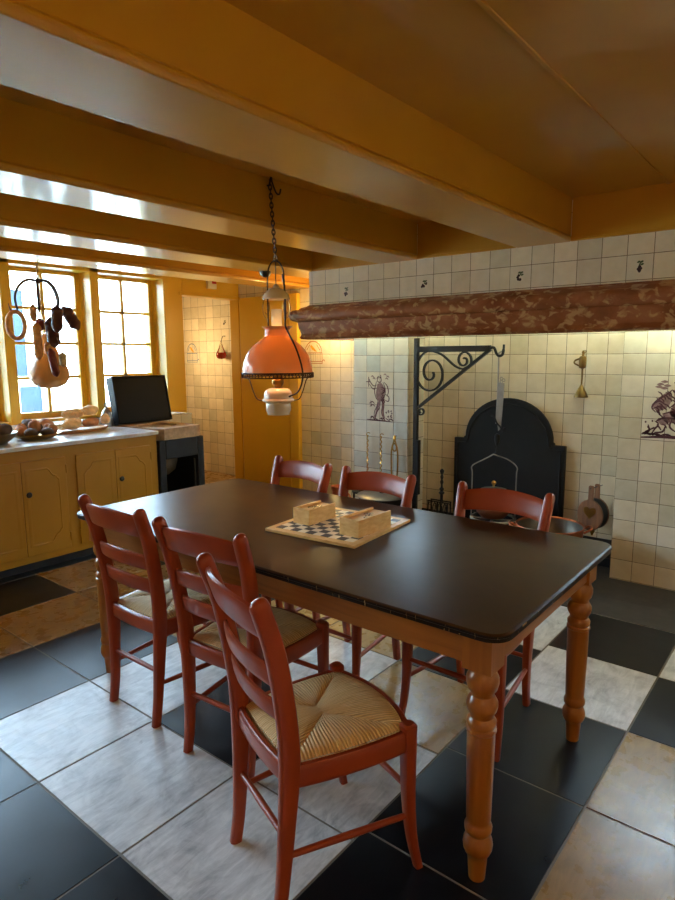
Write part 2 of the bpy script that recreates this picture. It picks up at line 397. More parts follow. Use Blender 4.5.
# floor
xs = [-5.12, -4.60, -4.065, -3.55, -3.03, -2.50, -2.01, -1.51, -1.01, -.51, 0, .51, 1.02, 1.53, 1.8]
yl = [-2.2, -1.66, -1.14, -.64, -.14, .35, .852, 1.318, 1.83, 2.33, 2.84, 3.45, 4.05, 4.62]
yr = [-2.2, -1.72, -1.2, -.69, -.17, .345, .86, 1.374, 1.886, 2.40, 2.92, 3.45]
W, G, T, K = 1, 2, 3, 4
pat = {  # (left edge x, row) -> stone; rows counted from the y line at .35
 (-.51, 2): T, (-.51, 3): T, (-.51, 4): K, (-.51, 5): W, (-.51, 1): K,
 (-1.01, 0): W, (-1.01, 1): K, (-1.01, 2): K, (-1.01, 3): K, (-1.01, 4): W, (-1.01, 5): K,
 (-1.51, 0): K, (-1.51, 1): G, (-1.51, 2): G, (-1.51, 3): T, (-1.51, 4): K, (-1.51, 5): W,
 (-2.01, 0): K, (-2.01, 1): W, (-2.01, 2): K, (-2.01, 3): W, (-2.01, 4): T, (-2.01, 5): K,
 (-2.5, 0): K, (-2.5, 1): W, (-2.5, 2): W, (-2.5, 3): K, (-2.5, 4): T, (-2.5, 5): W,
 (-3.03, 0): W, (-3.03, 1): K, (-3.03, 2): K, (-3.03, 3): T, (-3.03, 4): K, (-3.03, 5): T,
 (-3.55, 0): K, (-3.55, 1): T, (-3.55, 2): T, (-3.55, 3): T, (-3.55, 4): T, (-3.55, 5): K,
 (-4.065, 0): T, (-4.065, 1): T, (-4.065, 2): K, (-4.065, 3): T, (-4.065, 4): K, (-4.065, 5): T,
}
fl = MB()
fl.cur = 0; fl.box((XR, YF, -.06), (-5.12, YB, -.0018)); fl.prism([(-5.12, 3.72), (-5.12, 5.1), (-7.0, 5.1), (-6.95, 4.95), (-5.4, 3.72)], -.06, -.004, 'z')
rnd = random.Random(3)
for i in range(len(xs)-1):
    ys = yr if xs[i] >= -1.02 else yl
    z0 = ys.index(.345 if ys is yr else .35)
    for j in range(len(ys)-1):
        if ys[j] >= 3.4 and xs[i] > -3.2: continue
        k = pat.get((xs[i], j-z0)) or (K if xs[i] < -4.1 else K if (i+j) % 2 else rnd.choice((W, G, T)))
        fl.cur = k; a = .0030; dz = rnd.uniform(-.0006, .0004)
        x0, x1, y0, y1 = xs[i]+a, xs[i+1]-a, ys[j]+a, ys[j+1]-a; e = .0016
        vs = [(x0, y0, -.004), (x1, y0, -.004), (x1, y1, -.004), (x0, y1, -.004), (x0+e, y0+e, dz), (x1-e, y0+e, dz), (x1-e, y1-e, dz), (x0+e, y1-e, dz)]
        fl.add(vs, [(4, 5, 6, 7), (0, 1, 5, 4), (1, 2, 6, 5), (2, 3, 7, 6), (3, 0, 4, 7)], False)
fl.cur = 3
for x0, x1, y0, y1 in ((-5.62, -5.13, 3.98, 4.47), (-5.62, -5.13, 4.475, 4.97), (-6.12, -5.625, 4.475, 4.97), (-6.62, -6.125, 4.74, 4.97)):
    fl.box((x0, y0, -.004), (x1-.004, y1-.004, 0))
struct(fl.build('floor', ['grout', 'fl_white', 'fl_grey', 'fl_warm_lit', 'fl_black']))
h = MB(); h.box((-3.06, 3.455, -.05), (XR, 3.74, .002)); h.box((-3.06, 3.744, -.05), (XR, 4.32, .0)); struct(h.build('trim_9', 'hearth', bevel=.002))
# ceiling: boarded, one joint at x = -.78
c = MB(); c.box((-5.25, YF, ZC), (-.782, 4.62, ZC+.12)); c.box((-.778, YF, ZC-.004), (XR, 4.62, ZC+.12)); c.box((-.79, YF, ZC-.009), (-.775, 3.74, ZC))
struct(c.build('ceiling', 'ochre', bevel=.002))
def beam(x0, x1, y1):
    b = .007
    poly = [(x0, ZB), (x1, ZB), (x1+b, ZB+.012), (x1+b, ZB+.026), (x1, ZB+.034), (x1, ZC+.02), (x0, ZC+.02), (x0, ZB+.034), (x0-b, ZB+.026), (x0-b, ZB+.012)]
    m = MB(); m.prism(poly, YF, y1, 'y'); return struct(m.build('ceiling_beam', 'ochre', bevel=.003))
beam(-1.600, -1.280, 3.76); beam(-2.622, -2.312, 3.76); beam(-3.57, -3.255, YB); beam(-4.33, -4.04, YB)
# wall plate behind the beams, above the hood tiles
m = MB()
for x0, x1 in ((-3.25, -2.63), (-2.305, -1.607), (-1.273, XR)):
    m.box((x0, 3.742, ZB+.012), (x1, 3.80, ZC)); m.box((x0, 3.735, ZB), (x1, 3.80, ZB+.016))
struct(m.build('trim_1', 'ochre', bevel=.002))
# chimney hood: tiled face
m = MB(); m.box((-3.29, 3.75, 1.60), (XR, 3.86, ZC-.01)); m.box((-3.29, 3.86, 1.60), (-3.19, YB, ZC-.01)); m.box((-3.19, 3.86, 2.2), (XR, 4.40, ZC-.01))
struct(m.build('wall_hood', 'tile_hood', uvbox=(-.83, 1.967)))
# piers and fireback wall
m = MB(); m.box((-3.09, 4.06, -.06), (-2.57, YB+.1, 1.60)); struct(m.build('wall_left_pier', 'tile_cool', uvbox=(-3.09, 0)))
m = MB(); m.box((-1.04, 4.09, -.06), (XR, YB+.1, 1.60)); struct(m.build('wall_right_pier', 'tile', uvbox=(-1.04, .004)))
m = MB(); m.box((-2.57, 4.30, .15), (-1.04, YB+.1, 2.2)); struct(m.build('wall_fireplace', 'tile_fire', uvbox=(-1.19, .091)))
m = MB(); m.box((-2.57, 4.292, 0.06), (-1.04, 4.32, .19)); struct(m.build('trim_2', 'hearth'))
m = MB(); m.box((-2.57, 4.288, 0), (-1.04, 4.32, .06)); struct(m.build('baseboard_fireplace', 'plinth'))
m = MB(); m.box((-5.16, YB, -.06), (-3.09, YB+.1, ZC)); struct(m.build('wall_back', 'tile_back', uvbox=(-4.052, .055)))
m = MB(); m.box((-6.95, 4.98, -.06), (-5.05, 5.08, 2.5)); struct(m.build('wall_passage', 'tile_pass', uvbox=(-5.631, .089)))
m = MB(); m.prism([(-5.33, 3.76), (-6.95, 4.98), (-7.05, 5.08), (-7.13, 4.98), (-5.40, 3.68)], -.06, 2.5, 'z'); m.prism([(-5.33, 3.76), (-7.05, 5.08), (-5.2, 5.08), (-5.2, 3.76)], 2.42, 2.5, 'z'); m.box((-5.17, 4.64, -.06), (-5.05, 4.98, 2.5)); struct(m.build('wall_passage_far', 'plaster'))
# room behind the camera
m = MB(); m.box((XR, YF, -.06), (XR+.1, YB, ZC+.1)); struct(m.build('wall_right', 'plaster'))
m = MB()
m.box((-5.25, YF-.1, -.06), (XR, YF, ZC+.1))
struct(m.build('wall_front', 'plaster'))
# window wall
WIN = [(3.005, 3.665), (2.26, 2.925), (1.515, 2.18), (.77, 1.435), (.025, .69), (-.72, -.055), (-1.465, -.8)]
m = MB(); m.box((-5.45, YF, -.06), (-4.78, 3.73, .895)); struct(m.build('wall_left_dado', 'tile_cool', uvbox=(3.73, .895)))
m = MB(); m.box((-4.785, YF, .895), (-5.40, 3.66, .905)); struct(m.build('trim_3', 'tile_cool', uvbox=(3.73, .895)))
m = MB(); m.box((-5.33, 3.665, .9), (XW, 3.88, ZC)); edges = [3.005]
posts = [(2.925, 3.005), (2.18, 2.26), (1.435, 1.515), (.69, .77), (-.055, .025), (-.8, -.72), (YF, -1.465)]
for a, b in posts: m.box((-5.33, a, .9), (XW, b, ZC))
m.box((-5.33, YF, 2.15), (XW, 3.665, ZC)); m.box((-5.20, 3.88, 2.02), (XW, YB, ZC)); m.box((-5.33, 3.73, -.06), (XW, 3.88, .9))
m.box((XW, 3.84, 2.02), (XW+.012, YB, 2.05))
struct(m.build('wall_left', 'ochre_lit', bevel=.004))
for i, (a, b) in enumerate(WIN):
    s = .05; z0, z1 = .905, 2.15; gz0, gz1 = .975, 2.12
    m = MB(); m.box((XG-.02, a, z0), (XG+.03, a+s, z1)); m.box((XG-.02, b-s, z0), (XG+.03, b, z1)); m.box((XG-.02, a+s, z0), (XG+.03, b-s, gz0)); m.box((XG-.02, a+s, gz1), (XG+.03, b-s, z1))
    m.box((XG+.03, a, z0), (XW-.02, b, z0+.02))
    w = struct(m.build('window_%d' % (i+1), 'ochre_lit', bevel=.003))
    m = MB(); yc = (a+b)/2; m.box((XG-.012, yc-.013, gz0), (XG+.02, yc+.013, gz1))
    for k in (1, 2, 3):
        z = gz0+(gz1-gz0)*k/4; m.box((XG-.012, a+s, z-.012), (XG+.02, b-s, z+.012))
    m.build('glazing_bars', 'ochre_lit', w)
    m = MB(); m.box((XG-.002, a+s, gz0), (XG+.001, b-s, gz1)); m.build('pane', 'glass', w)
# door folded back against the tiled wall, its post
m = MB(); m.box((-5.0, 4.575, .02), (-4.30, 4.612, 2.03)); d = struct(m.build('door_1', 'ochre_lit', bevel=.004))
m = MB(); m.box((-4.285, 4.565, 0), (-4.17, 4.615, 2.03)); struct(m.build('trim_4', 'ochre_lit', bevel=.004))
m = MB(); m.box((-5.18, 4.605, 0), (XW, 4.64, 2.02)); struct(m.build('trim_5', 'ochre_lit'))
# outside: pavement and the house across the street
m = MB(); m.box((-30, -20, -.5), (-5.46, 30, -.3)); struct(m.build('ground_street', 'street'))
b = thing('building', 'white painted house across the street with blue window seen through the left window', 'building', (-12.5, 6, -.3))
m = MB(); m.box((-.5, -14, 0), (0, 12, 3.4)); m.build('wall', 'facade', b)
for y0, y1, z0, z1 in ((-.62, -.22, 1.35, 3.0), (-.42, .02, .62, 1.15), (-4.5, -3.6, .9, 3.0), (-7.5, -6.4, .9, 3.0)):
    m = MB(); m.box((0, y0-.09, z0-.09), (.05, y0, z1+.09)); m.box((0, y1, z0-.09), (.05, y1+.09, z1+.09)); m.box((0, y0, z1), (.05, y1, z1+.09)); m.box((0, y0, z0-.09), (.05, y1, z0))
    f = m.build('window', 'facade_trim', b)
    m = MB(); m.box((0, y0, z0), (.02, y1, z1)); m.build('pane', 'facade_glass', f)
# ------------------------------------------------------------------ mantel
p = [(3.749, 1.56), (3.735, 1.556), (3.70, 1.562), (3.69, 1.572), (3.70, 1.585), (3.705, 1.60), (3.688, 1.64), (3.684, 1.680), (3.680, 1.692), (3.672, 1.694), (3.652, 1.700), (3.640, 1.715), (3.634, 1.74), (3.640, 1.765), (3.655, 1.78), (3.69, 1.788), (3.70, 1.80), (3.735, 1.812), (3.749, 1.822)]
m = MB(); rings = []
fr = 3.75
pl = [(y, z) for y, z in p]
def ring(xe): return [(xe(y), y, z) for y, z in pl]
front = [[(-3.29-(fr-y) if y < fr else -3.29, y, z) for y, z in pl], [(XR, y, z) for y, z in pl]]
m.loft(front, cap=True, smooth=False)
side = [[(-3.29-(fr-y) if y < fr else -3.291, 4.6, z) for y, z in pl], [(-3.29-(fr-y) if y < fr else -3.291, y if y < fr else fr, z) for y, z in pl]]
m.loft(side, cap=True, smooth=False)
o = m.build('mantelpiece', 'red_marble'); tag(o, 'long moulded mantel of mottled red-brown marble running along the tiled chimney hood', 'mantel')
# ------------------------------------------------------------------ tile pictures
def ribbon(mb, pts, w, y):
    pts = [Vector((p[0], 0, p[1])) for p in pts]; vs = []
    if len(pts) > 2: pts = catmull(pts, 4)
    n = len(pts)
    for i, p in enumerate(pts):
        d = (pts[min(i+1, n-1)]-pts[max(i-1, 0)]); d = d.normalized() if d.length else Vector((1, 0, 0))
        q = Vector((-d.z, 0, d.x)); ww = w*(.35+.65*sin(pi*(i+.5)/n))
        vs += [(p.x+q.x*ww, y, p.z+q.z*ww), (p.x-q.x*ww, y, p.z-q.z*ww)]
    mb.add(vs, [(2*i, 2*i+1, 2*i+3, 2*i+2) for i in range(n-1)], False)
def blob(mb, pts, y):
    q = catmull([(a, 0, b) for a, b in pts+[pts[0]]], 4)[:-1]
    mb.add([(p.x, y, p.z) for p in q], [tuple(range(len(q)))], False)
def tile_panel(name, label, x0, z0, nx, nz, y, uo, art, mats, ts=.13, grp=None, mat='tile_plain'):
    m = MB(); m.box((x0, y-.0025, z0), (x0+nx*ts, y+.003, z0+nz*ts))
    o = m.build(name, mat, uvbox=uo); tag(o, label, 'tile picture', grp)
    for nm, mt, fn in art:
        mb = MB(); fn(mb, y-.0032); mb.build(nm, mt, o)
    return o
def putto(x, z, w, hgt):
    P = lambda a, b: (x+a*w, z+b*hgt)
    rr = random.Random(5)
    def dark(mb, y):
        blob(mb, [P(.33, .72), P(.42, .80), P(.55, .80), P(.66, .74), P(.70, .60), P(.66, .46), P(.60, .40), P(.48, .40), P(.36, .46), P(.32, .58)], y+.0004) if False else None
        for s in ([(.40, .82), (.36, .74), (.32, .62), (.36, .50), (.44, .42)], [(.62, .80), (.70, .68), (.70, .55), (.62, .42)], [(.44, .42), (.40, .30), (.32, .20), (.30, .08)], [(.54, .40), (.50, .28), (.40, .18), (.36, .08)],
                  [(.60, .42), (.60, .30), (.58, .18), (.64, .08)], [(.68, .46), (.66, .30), (.64, .18), (.70, .08)], [(.40, .74), (.28, .72), (.16, .80), (.10, .88)], [(.40, .68), (.26, .66), (.12, .76)], [(.10, .90), (.10, .70)], [(.0, .80), (.16, .80)],
                  [(.46, .88), (.42, .84), (.46, .80), (.54, .80), (.56, .86), (.50, .90), (.44, .88)], [(.66, .80), (.78, .72), (.82, .60), (.76, .52)], [(.72, .56), (.84, .50), (.82, .42), (.70, .44)], [(.46, .92), (.40, .86)], [(.54, .94), (.56, .86)],
                  [(.12, .36), (.24, .40), (.32, .36)], [(.14, .30), (.26, .34), (.34, .30)], [(.18, .42), (.20, .30)]):
            ribbon(mb, [P(*q) for q in s], .0042, y)
        for k in range(16):
            a = .42+.024*k/2+rr.uniform(-.02, .02); b = .45+rr.uniform(0, .3)
            ribbon(mb, [P(.56+rr.uniform(-.02, .12), b), P(.60+rr.uniform(-.02, .1), b-.05), P(.58+rr.uniform(-.02, .1), b-.1)], .003, y)
        for k in range(9):
            a = rr.uniform(.03, .9); ribbon(mb, [P(a, .04+rr.uniform(0, .05)), P(a+.08, .05+rr.uniform(0, .05)), P(a+.16, .03)], .004, y)
        ribbon(mb, [P(.02, .03), P(.5, .025), P(.98, .012)], .006, y)
        for k in range(10):
            a, b = .78+rr.uniform(-.1, .14), .15+rr.uniform(-.06, .07); ribbon(mb, [P(a, b), P(a+.05, b+.02), P(a+.04, b-.02)], .003, y)
    def light(mb, y):
        blob(mb, [P(.42, .76), P(.56, .78), P(.66, .70), P(.68, .56), P(.60, .42), P(.46, .42), P(.37, .54)], y+.0004)
        blob(mb, [P(.46, .42), P(.53, .40), P(.42, .18), P(.36, .06), P(.31, .08), P(.38, .24)], y+.0004)
        blob(mb, [P(.60, .42), P(.67, .44), P(.66, .2), P(.70, .07), P(.63, .07), P(.60, .2)], y+.0004)
        for a, b in ((.24, .90), (.30, .86), (.70, .94), (.80, .90), (.76, .86)):
            ribbon(mb, [P(a-.05, b), P(a, b+.02), P(a+.05, b-.01)], .005, y)
    return [('picture_wash', 'ink_l', light), ('picture', 'ink', dark)]
tile_panel('tile_picture', 'two by three tile panel with a purple standing cherub on the left pier', -2.96, .91, 2, 3, 4.06, (-2.96, .91), putto(-2.965, .905, .265, .395), None)
def rider(x, z, w, hgt):
    P = lambda a, b: (x+a*w, z+b*hgt)
    rr = random.Random(9)
    def dark(mb, y):
        for s in ([(.42, .80), (.34, .72), (.22, .64), (.14, .52), (.20, .44)], [(.14, .56), (.24, .62), (.34, .56)], [(.16, .50), (.28, .54), (.36, .48)], [(.42, .80), (.50, .72), (.48, .60), (.40, .52)], [(.58, .80), (.66, .68), (.64, .52), (.74, .42)],
                  [(.46, .92), (.52, .96), (.60, .92), (.58, .84), (.48, .84), (.46, .92)], [(.44, .90), (.54, 1.0), (.66, .92)], [(.30, .42), (.46, .46), (.64, .42), (.80, .46)], [(.24, .34), (.40, .36), (.56, .34)], [(.22, .30), (.34, .38)], [(.44, .34), (.42, .22), (.52, .14)], [(.62, .36), (.66, .22), (.78, .14)],
                  [(.76, .42), (.88, .30), (.90, .16)], [(.02, .10), (.12, .14), (.10, .24)], [(.06, .12), (.20, .20)], [(.16, .10), (.24, .22), (.30, .16)], [(.20, .12), (.32, .14), (.36, .24)], [(.70, .60), (.86, .66), (.96, .60)], [(.72, .52), (.88, .54), (.98, .48)]):
            ribbon(mb, [P(*q) for q in s], .0058, y)
        for k in range(60):
            a, b = rr.uniform(.18, .80), rr.uniform(.26, .78); ribbon(mb, [P(a, b), P(a+.05, b-.03), P(a+.07, b-.07)], .0042, y)
        ribbon(mb, [P(0, .03), P(.4, .06), P(.7, .05), P(1, .02)], .010, y)
        for k in range(12):
            a = rr.uniform(.0, .85); ribbon(mb, [P(a, .08), P(a+.06, .1), P(a+.14, .07)], .005, y)
        for a, b in ((.06, .28), (.16, .3), (.24, .24), (.10, .2)): blob(mb, [P(a-.015, b), P(a, b+.018), P(a+.015, b), P(a, b-.018)], y)
    def light(mb, y):
        blob(mb, [P(.44, .80), P(.58, .80), P(.66, .62), P(.74, .44), P(.56, .36), P(.40, .42), P(.46, .6)], y+.0004)
        blob(mb, [P(.14, .54), P(.22, .66), P(.36, .76), (.0, .0) and P(.42, .66), P(.36, .52), P(.22, .46)], y+.0004)
        blob(mb, [P(.30, .42), P(.46, .46), P(.70, .42), P(.80, .34), P(.62, .28), P(.36, .30)], y+.0004)
        blob(mb, [P(.22, .32), P(.34, .38), P(.40, .28), P(.30, .24)], y+.0004)
        for a, b in ((.24, .88), (.30, .92), (.34, .86), (.22, .84), (.30, .82)):
            blob(mb, [P(a-.06, b), P(a, b+.025), P(a+.06, b), P(a, b-.02)], y+.0004)
    return [('picture_wash', 'ink_l', light), ('picture', 'ink', dark)]
tile_panel('tile_picture', 'three tile tall panel with a purple running figure on the right pier', -.91, .914, 3, 3, 4.09, (-.91, .914), rider(-.91, .917, .37, .38), None)
def cage(x, z, w, hgt, main):
    P = lambda a, b: (x+a*w, z+b*hgt)
    def dark(mb, y):
        ribbon(mb, [P(.12, 0.5), P(.14, .7), P(.3, .93), P(.5, 1), P(.7, .93), P(.86, .7), P(.88, .5)], .005, y)
        for s in ([(.1, .5), (.9, .5)], [(.1, .04), (.92, .04)], [(.08, .12), (.92, .12)], [(.1, .04), (.1, .5)], [(.9, .04), (.9, .5)], [(.2, .62), (.34, .86)], [(.8, .62), (.66, .86)], [(.9, .12), (.98, .2), (1.02, .12)]): ribbon(mb, [P(*q) for q in s], .004, y)
        for k in range(7): ribbon(mb, [P(.18+.107*k, .13), P(.18+.107*k, .49)], .0018, y)
    def bird(mb, y):
        blob(mb, [P(.36, .80), P(.42, .84), P(.50, .76), P(.60, .64), .5 and P(.66, .54), P(.56, .58), P(.44, .66)], y)
    return [('cage_drawing', main, dark), ('bird_drawing', 'ink_yellow', bird)]
tile_panel('tile_picture', 'pale tile panel with a blue birdcage and yellow bird inside the doorway', -6.459, 1.331, 2, 2, 4.98, (-6.459, 1.331), cage(-6.455, 1.345, .255, .235, 'ink_blue'), None, ts=.138, mat='tile_pass')
tile_panel('tile_picture', 'tile panel with a rust birdcage and yellow bird right of the hanging lamp', -4.178, 1.315, 3, 2, YB, (-4.178, 1.315), cage(-4.15, 1.345, .28, .22, 'ink_rust'), None, ts=.126, mat='tile_back')
def fruit(x, z, kind):
    def dark(mb, y):
        rr = random.Random(kind)
        pts = {0: [(0, -.012), (.008, -.02), (-.006, -.028), (-.012, -.016)], 1: [(-.014, -.004), (-.004, -.012), (-.02, -.014), (.012, .004)], 2: [(-.010, .004), (-.016, -.006), (-.012, -.018), (.0, -.02)], 3: [(0, -.004), (.006, -.014), (-.006, -.016), (0, -.026)]}[kind]
        for a, b in pts: blob(mb, [(x+a-.009, z+b), (x+a, z+b+.010), (x+a+.009, z+b), (x+a, z+b-.010)], y)
    def green(mb, y):
        ribbon(mb, [(x-.004, z+.0), (x+.004, z+.016), (x+.012, z+.026)], .004, y)
        for a, b in ((.010, .022), (-.006, .022), (.012, .008)): blob(mb, [(x+a-.010, z+b-.003), (x+a, z+b+.006), (x+a+.010, z+b+.002), (x+a, z+b-.006)], y+.0002)
    return [('fruit_drawing', 'ink_dark', dark), ('leaf_drawing', 'ink_green', green)]
for k, (x, lab) in enumerate(((-2.935, 'small fruit painted on the hood tile nearest the mantel left end'), (-2.222, 'small dark berry sprig painted on a hood tile, second from the left'), (-1.575, 'small curled fruit painted on a hood tile, third from the left'), (-.897, 'bunch of grapes painted on the hood tile at far right'))):
    i = round((x+.83)/.135-.5); x0 = -.83+.135*i
    tile_panel('fruit_tile', lab, x0, 1.832, 1, 1, 3.75, (x0, 1.832), fruit(x0+.067, 1.905, k), None, ts=.135, grp='fruit tiles on the hood', mat='tile_hood')
tile_panel('fruit_tile', 'small sprig painted on a wall tile inside the doorway', -5.769, 1.745, 1, 1, 4.98, (-5.769, 1.745), fruit(-5.769+.069, 1.815, 1), None, ts=.138, mat='tile_pass')
# ------------------------------------------------------------------ counter, cabinet, stove
CT = .86
m = MB(); m.box((-4.77, YF+.02, CT-.028), (-4.09, 2.862, CT)); o = m.build('countertop', 'marble_top', bevel=.005)
tag(o, 'long white marble worktop on the yellow cabinet below the windows', 'countertop')
cab = thing('base_cabinet', 'long low ochre yellow kitchen cabinet with arched panel doors and black knobs', 'cabinet', (-4.13, 0, 0))
m = MB(); m.box((-.62, YF+.03, .06), (0, 2.865, CT-.03)); m.build('body', 'ochre_c', cab, bevel=.002)
m = MB(); m.box((-.60, YF+.03, 0), (-.035, 2.84, .06)); m.build('plinth', 'plinth', cab)
def arch_panel(y0, y1, z0, z1, left):
    # panel outline with a stepped ogee at its outer upper and lower corners
    w = y1-y0; out = []
    def corner(cy, cz, sy, sz):
        pts = [(0, .085), (.012, .075), (.02, .06), (.045, .05), (.06, .03), (.07, .012), (.085, 0)]
        return [(cy+sy*a, cz+sz*b) for a, b in pts]
    tl = corner(y0, z1, 1, -1); tr = list(reversed(corner(y1, z1, -1, -1)))
    br = corner(y1, z0, -1, 1); bl = list(reversed(corner(y0, z0, 1, 1)))
    if left: return [(y1, z1), (y1, z0)]+bl[0:]+tl
    return [(y0, z0), (y0, z1)]+tr+br
doors = []
ystart = 2.797
for u in range(6):
    yb = 2.797-u*.685
    for half in (0, 1):
        y1 = yb-half*.305; y0 = y1-.303
        if y0 < YF+.05: continue
        d = MB(); d.box((0.0, y0, .11), (.014, y1, .755))
        left = half == 1
        a, b_ = (y0+.05, y1-.022) if left else (y0+.022, y1-.05)
        o = d.build('door', 'ochre_c', cab, bevel=.003)
        pan = arch_panel(a, b_, .17, .70, left)
        q = MB(); n = len(pan)
        cy = sum(p_[0] for p_ in pan)/n; cz = .435
        def off(f, x): return [(x, cy+(y-cy)*f[0], cz+(z-cz)*f[1]) for y, z in pan]
        fx, fz = 1-.016/(b_-a)*2, 1-.016/.53*2
        q.loft([off((1, 1), .0135), off((1, 1), .0165), off((fx+.06, fz+.03), .0185), off((fx, fz), .0145)], cap=True, smooth=False)
        q.build('raised_panel', 'ochre_c', o)
        for z in (.19, .67):
            hh = MB(); hh.lathe([(.005, -.03), (.005, .03)], 8, (.014, (y0-.003) if left else (y1+.003), z)); hh.build('hinge', 'ochre_c', o)
        if (left and False) or not left:
            kb = MB(); rings = []
            for r, x in ((.008, .012), (.007, .026), (.017, .032), (.020, .040), (.015, .047), (.004, .05)):
                rings.append([(x, y0+.03+r*cos(2*pi*k/14), .535+r*sin(2*pi*k/14)) for k in range(14)])
            kb.loft(rings); kb.build('knob', 'knob', o)
# iron stove niche right of the cabinet
st = thing('stove', 'small black stove with stone top and raised black lid at the counter end', 'stove', (-4.11, 3.1, 0))
m = MB()
m.box((-.62, -.225, 0), (0, -.165, .775)); m.box((-.62, .15, 0), (0, .215, .775)); m.box((-.62, -.165, .62), (0, .15, .775)); m.box((-.62, -.165, 0), (-.56, .15, .62)); m.box((-.56, -.165, 0), (0, .15, .03))
m.build('body', 'stove_black', st, bevel=.006)
m = MB(); m.box((-.555, -.163, .035), (-.55, .148, .615)); m.build('back_lining', 'lining_dark', st)
m = MB(); m.tube([(-.012, .12, .06), (-.012, .12, .59)], .008); m.build('door_bar', 'stove_black', st)
m = MB()
n = 28; cx, cy, R_ = -.30, -.03, .165
x0, x1, y0, y1, z0, z1 = -.66, .012, -.228, .195, .778, .868
outer = []
for k in range(n):
    a = 2*pi*k/n; dx, dy = cos(a), sin(a)
    tt = min((x1-cx)/dx if dx > 1e-6 else 9, (x0-cx)/dx if dx < -1e-6 else 9, (y1-cy)/dy if dy > 1e-6 else 9, (y0-cy)/dy if dy < -1e-6 else 9)
    outer.append((cx+dx*tt, cy+dy*tt))
inner = [(cx+R_*cos(2*pi*k/n), cy+R_*sin(2*pi*k/n)) for k in range(n)]
m.loft([[(a, b, z0) for a, b in inner], [(a, b, z0) for a, b in outer], [(a, b, z1) for a, b in outer], [(a, b, z1) for a, b in inner], [(a, b, z1-.03) for a, b in inner], [(cx+(a-cx)*.02, cy+(b-cy)*.02, z1-.034) for a, b in inner]], cap=False, smooth=False)
m.build('stone_top', 'stone_rim', st)
m = MB(); m.lathe([(.163, -.006), (.158, 0), (.08, .001), (.0785, -.004), (.01, -.002)], 28, (cx, cy, z1-.02)); m.build('hot_plate', 'stone_rim', st)
# lid hinged at the back, standing open
lid = MB(); lid.box((-.045, -.262, 0), (.05, .265, .012)); lid.box((-.045, -.262, .012), (-.03, .265, .40)); lid.box((-.03, -.262, .012), (.05, -.25, .40)); lid.box((-.03, .253, .012), (.05, .265, .40)); lid.box((-.03, -.25, .388), (.05, .253, .40)); lid.box((.03, -.25, .012), (.04, .253, .388))
lo = lid.build('lid', 'black_gloss', st, loc=(-.555, .02, .868), rot=(0, radians(-12), 0), bevel=.004)
m = MB(); m.lathe([(.02, .44), (.08, .45), (.13, .49), (.15, .56), (.152, .62), (.14, .62), (.12, .51), (.02, .465)], 28, (-.29, -.03, 0)); m.build('fire_bowl', 'steel', st)
m = MB(); m.lathe([(.02, 0), (.10, 0), (.125, .03), (.137, .07), (.135, .12), (.142, .125), (.142, .14), (.125, .14), (.12, .06), (.09, .02), (.02, .02)], 28)
o = m.build('clay_pot', 'clay', loc=(-4.33, 3.09, .032)); tag(o, 'rounded brown clay pot standing inside the black stove', 'pot')
# ------------------------------------------------------------------ dining table
tb = thing('dining_table', 'long table with dark painted top and turned honey pine legs', 'table', (-1.581, 1.826, 0))
L, Wd = 2.02, .972; TH = .76
def rrect(x, y, r, n=6):
    out = []
    for sx, sy, a0 in ((1, 1, 0), (-1, 1, pi/2), (-1, -1, pi), (1, -1, 3*pi/2)):
        for k in range(n+1):
            a = a0+pi/2*k/n; out.append((sx*(x-r)+r*cos(a), sy*(y-r)+r*sin(a)))
    return out
m = MB(); rg = []
for ins, z in ((.008, TH-.023), (.002, TH-.022), (.002, TH-.012), (0, TH-.010), (0, TH-.004)):
    rg.append([(a, b, z) for a, b in rrect(L/2-ins, Wd/2-ins, .06)])
m.cur = 1; m.loft(rg, cap=False)
m.cur = 0; rg = [rg[-1], [(a, b, TH-.001) for a, b in rrect(L/2-.003, Wd/2-.003, .057)], [(a, b, TH) for a, b in rrect(L/2-.008, Wd/2-.008, .052)]]
m.loft(rg, cap=True); m.cur = 0
m.add([(a, b, TH-.023) for a, b in rrect(L/2-.008, Wd/2-.008, .06)], [tuple(range(28))], False)
m.build('tabletop', ['table_black', 'table_edge'], tb)
LX, LY = 1.84/2, .796/2
ap = MB(); ap.box((-LX-.028, -LY-.032, .638), (LX+.028, -LY-.006, TH-.0232)); ap.build('apron', 'honey_wood_h', tb, bevel=.002)
ap = MB(); ap.box((-LX-.028, LY+.006, .638), (LX+.028, LY+.032, TH-.0232)); ap.build('apron', 'honey_wood_h', tb, bevel=.002)
for s in (-1, 1):
    ap = MB(); ap.box((s*LX+s*.006, -LY-.004, .638), (s*LX+s*.032, LY+.004, TH-.0232)); ap.build('apron', 'honey_wood_h', tb, bevel=.002)
lp = [(.024, 0), (.0245, .004), (.029, .06), (.031, .074), (.037, .080), (.0425, .092), (.044, .105), (.042, .118), (.036, .132), (.034, .138), (.040, .146), (.041, .158), (.037, .168), (.034, .174), (.036, .182),
      (.0375, .25), (.0395, .34), (.0405, .425), (.0405, .434), (.044, .438), (.044, .446), (.040, .450), (.042, .456), (.043, .466), (.039, .472), (.034, .478), (.035, .486), (.042, .496), (.0455, .508), (.045, .52), (.038, .532), (.033, .538), (.034, .546), (.042, .556), (.0465, .572), (.046, .588), (.040, .60), (.036, .606), (.036, .615)]
leg0 = None
for sx, sy in ((1, -1), (1, 1), (-1, -1), (-1, 1)):
    m = MB(); m.lathe([(r*.93, z*1.02) for r, z in lp], 28); m.box((-.041, -.041, .627), (.041, .041, TH-.0232))
    m.build('leg', 'honey_wood', tb, loc=(sx*LX, sy*LY, 0))
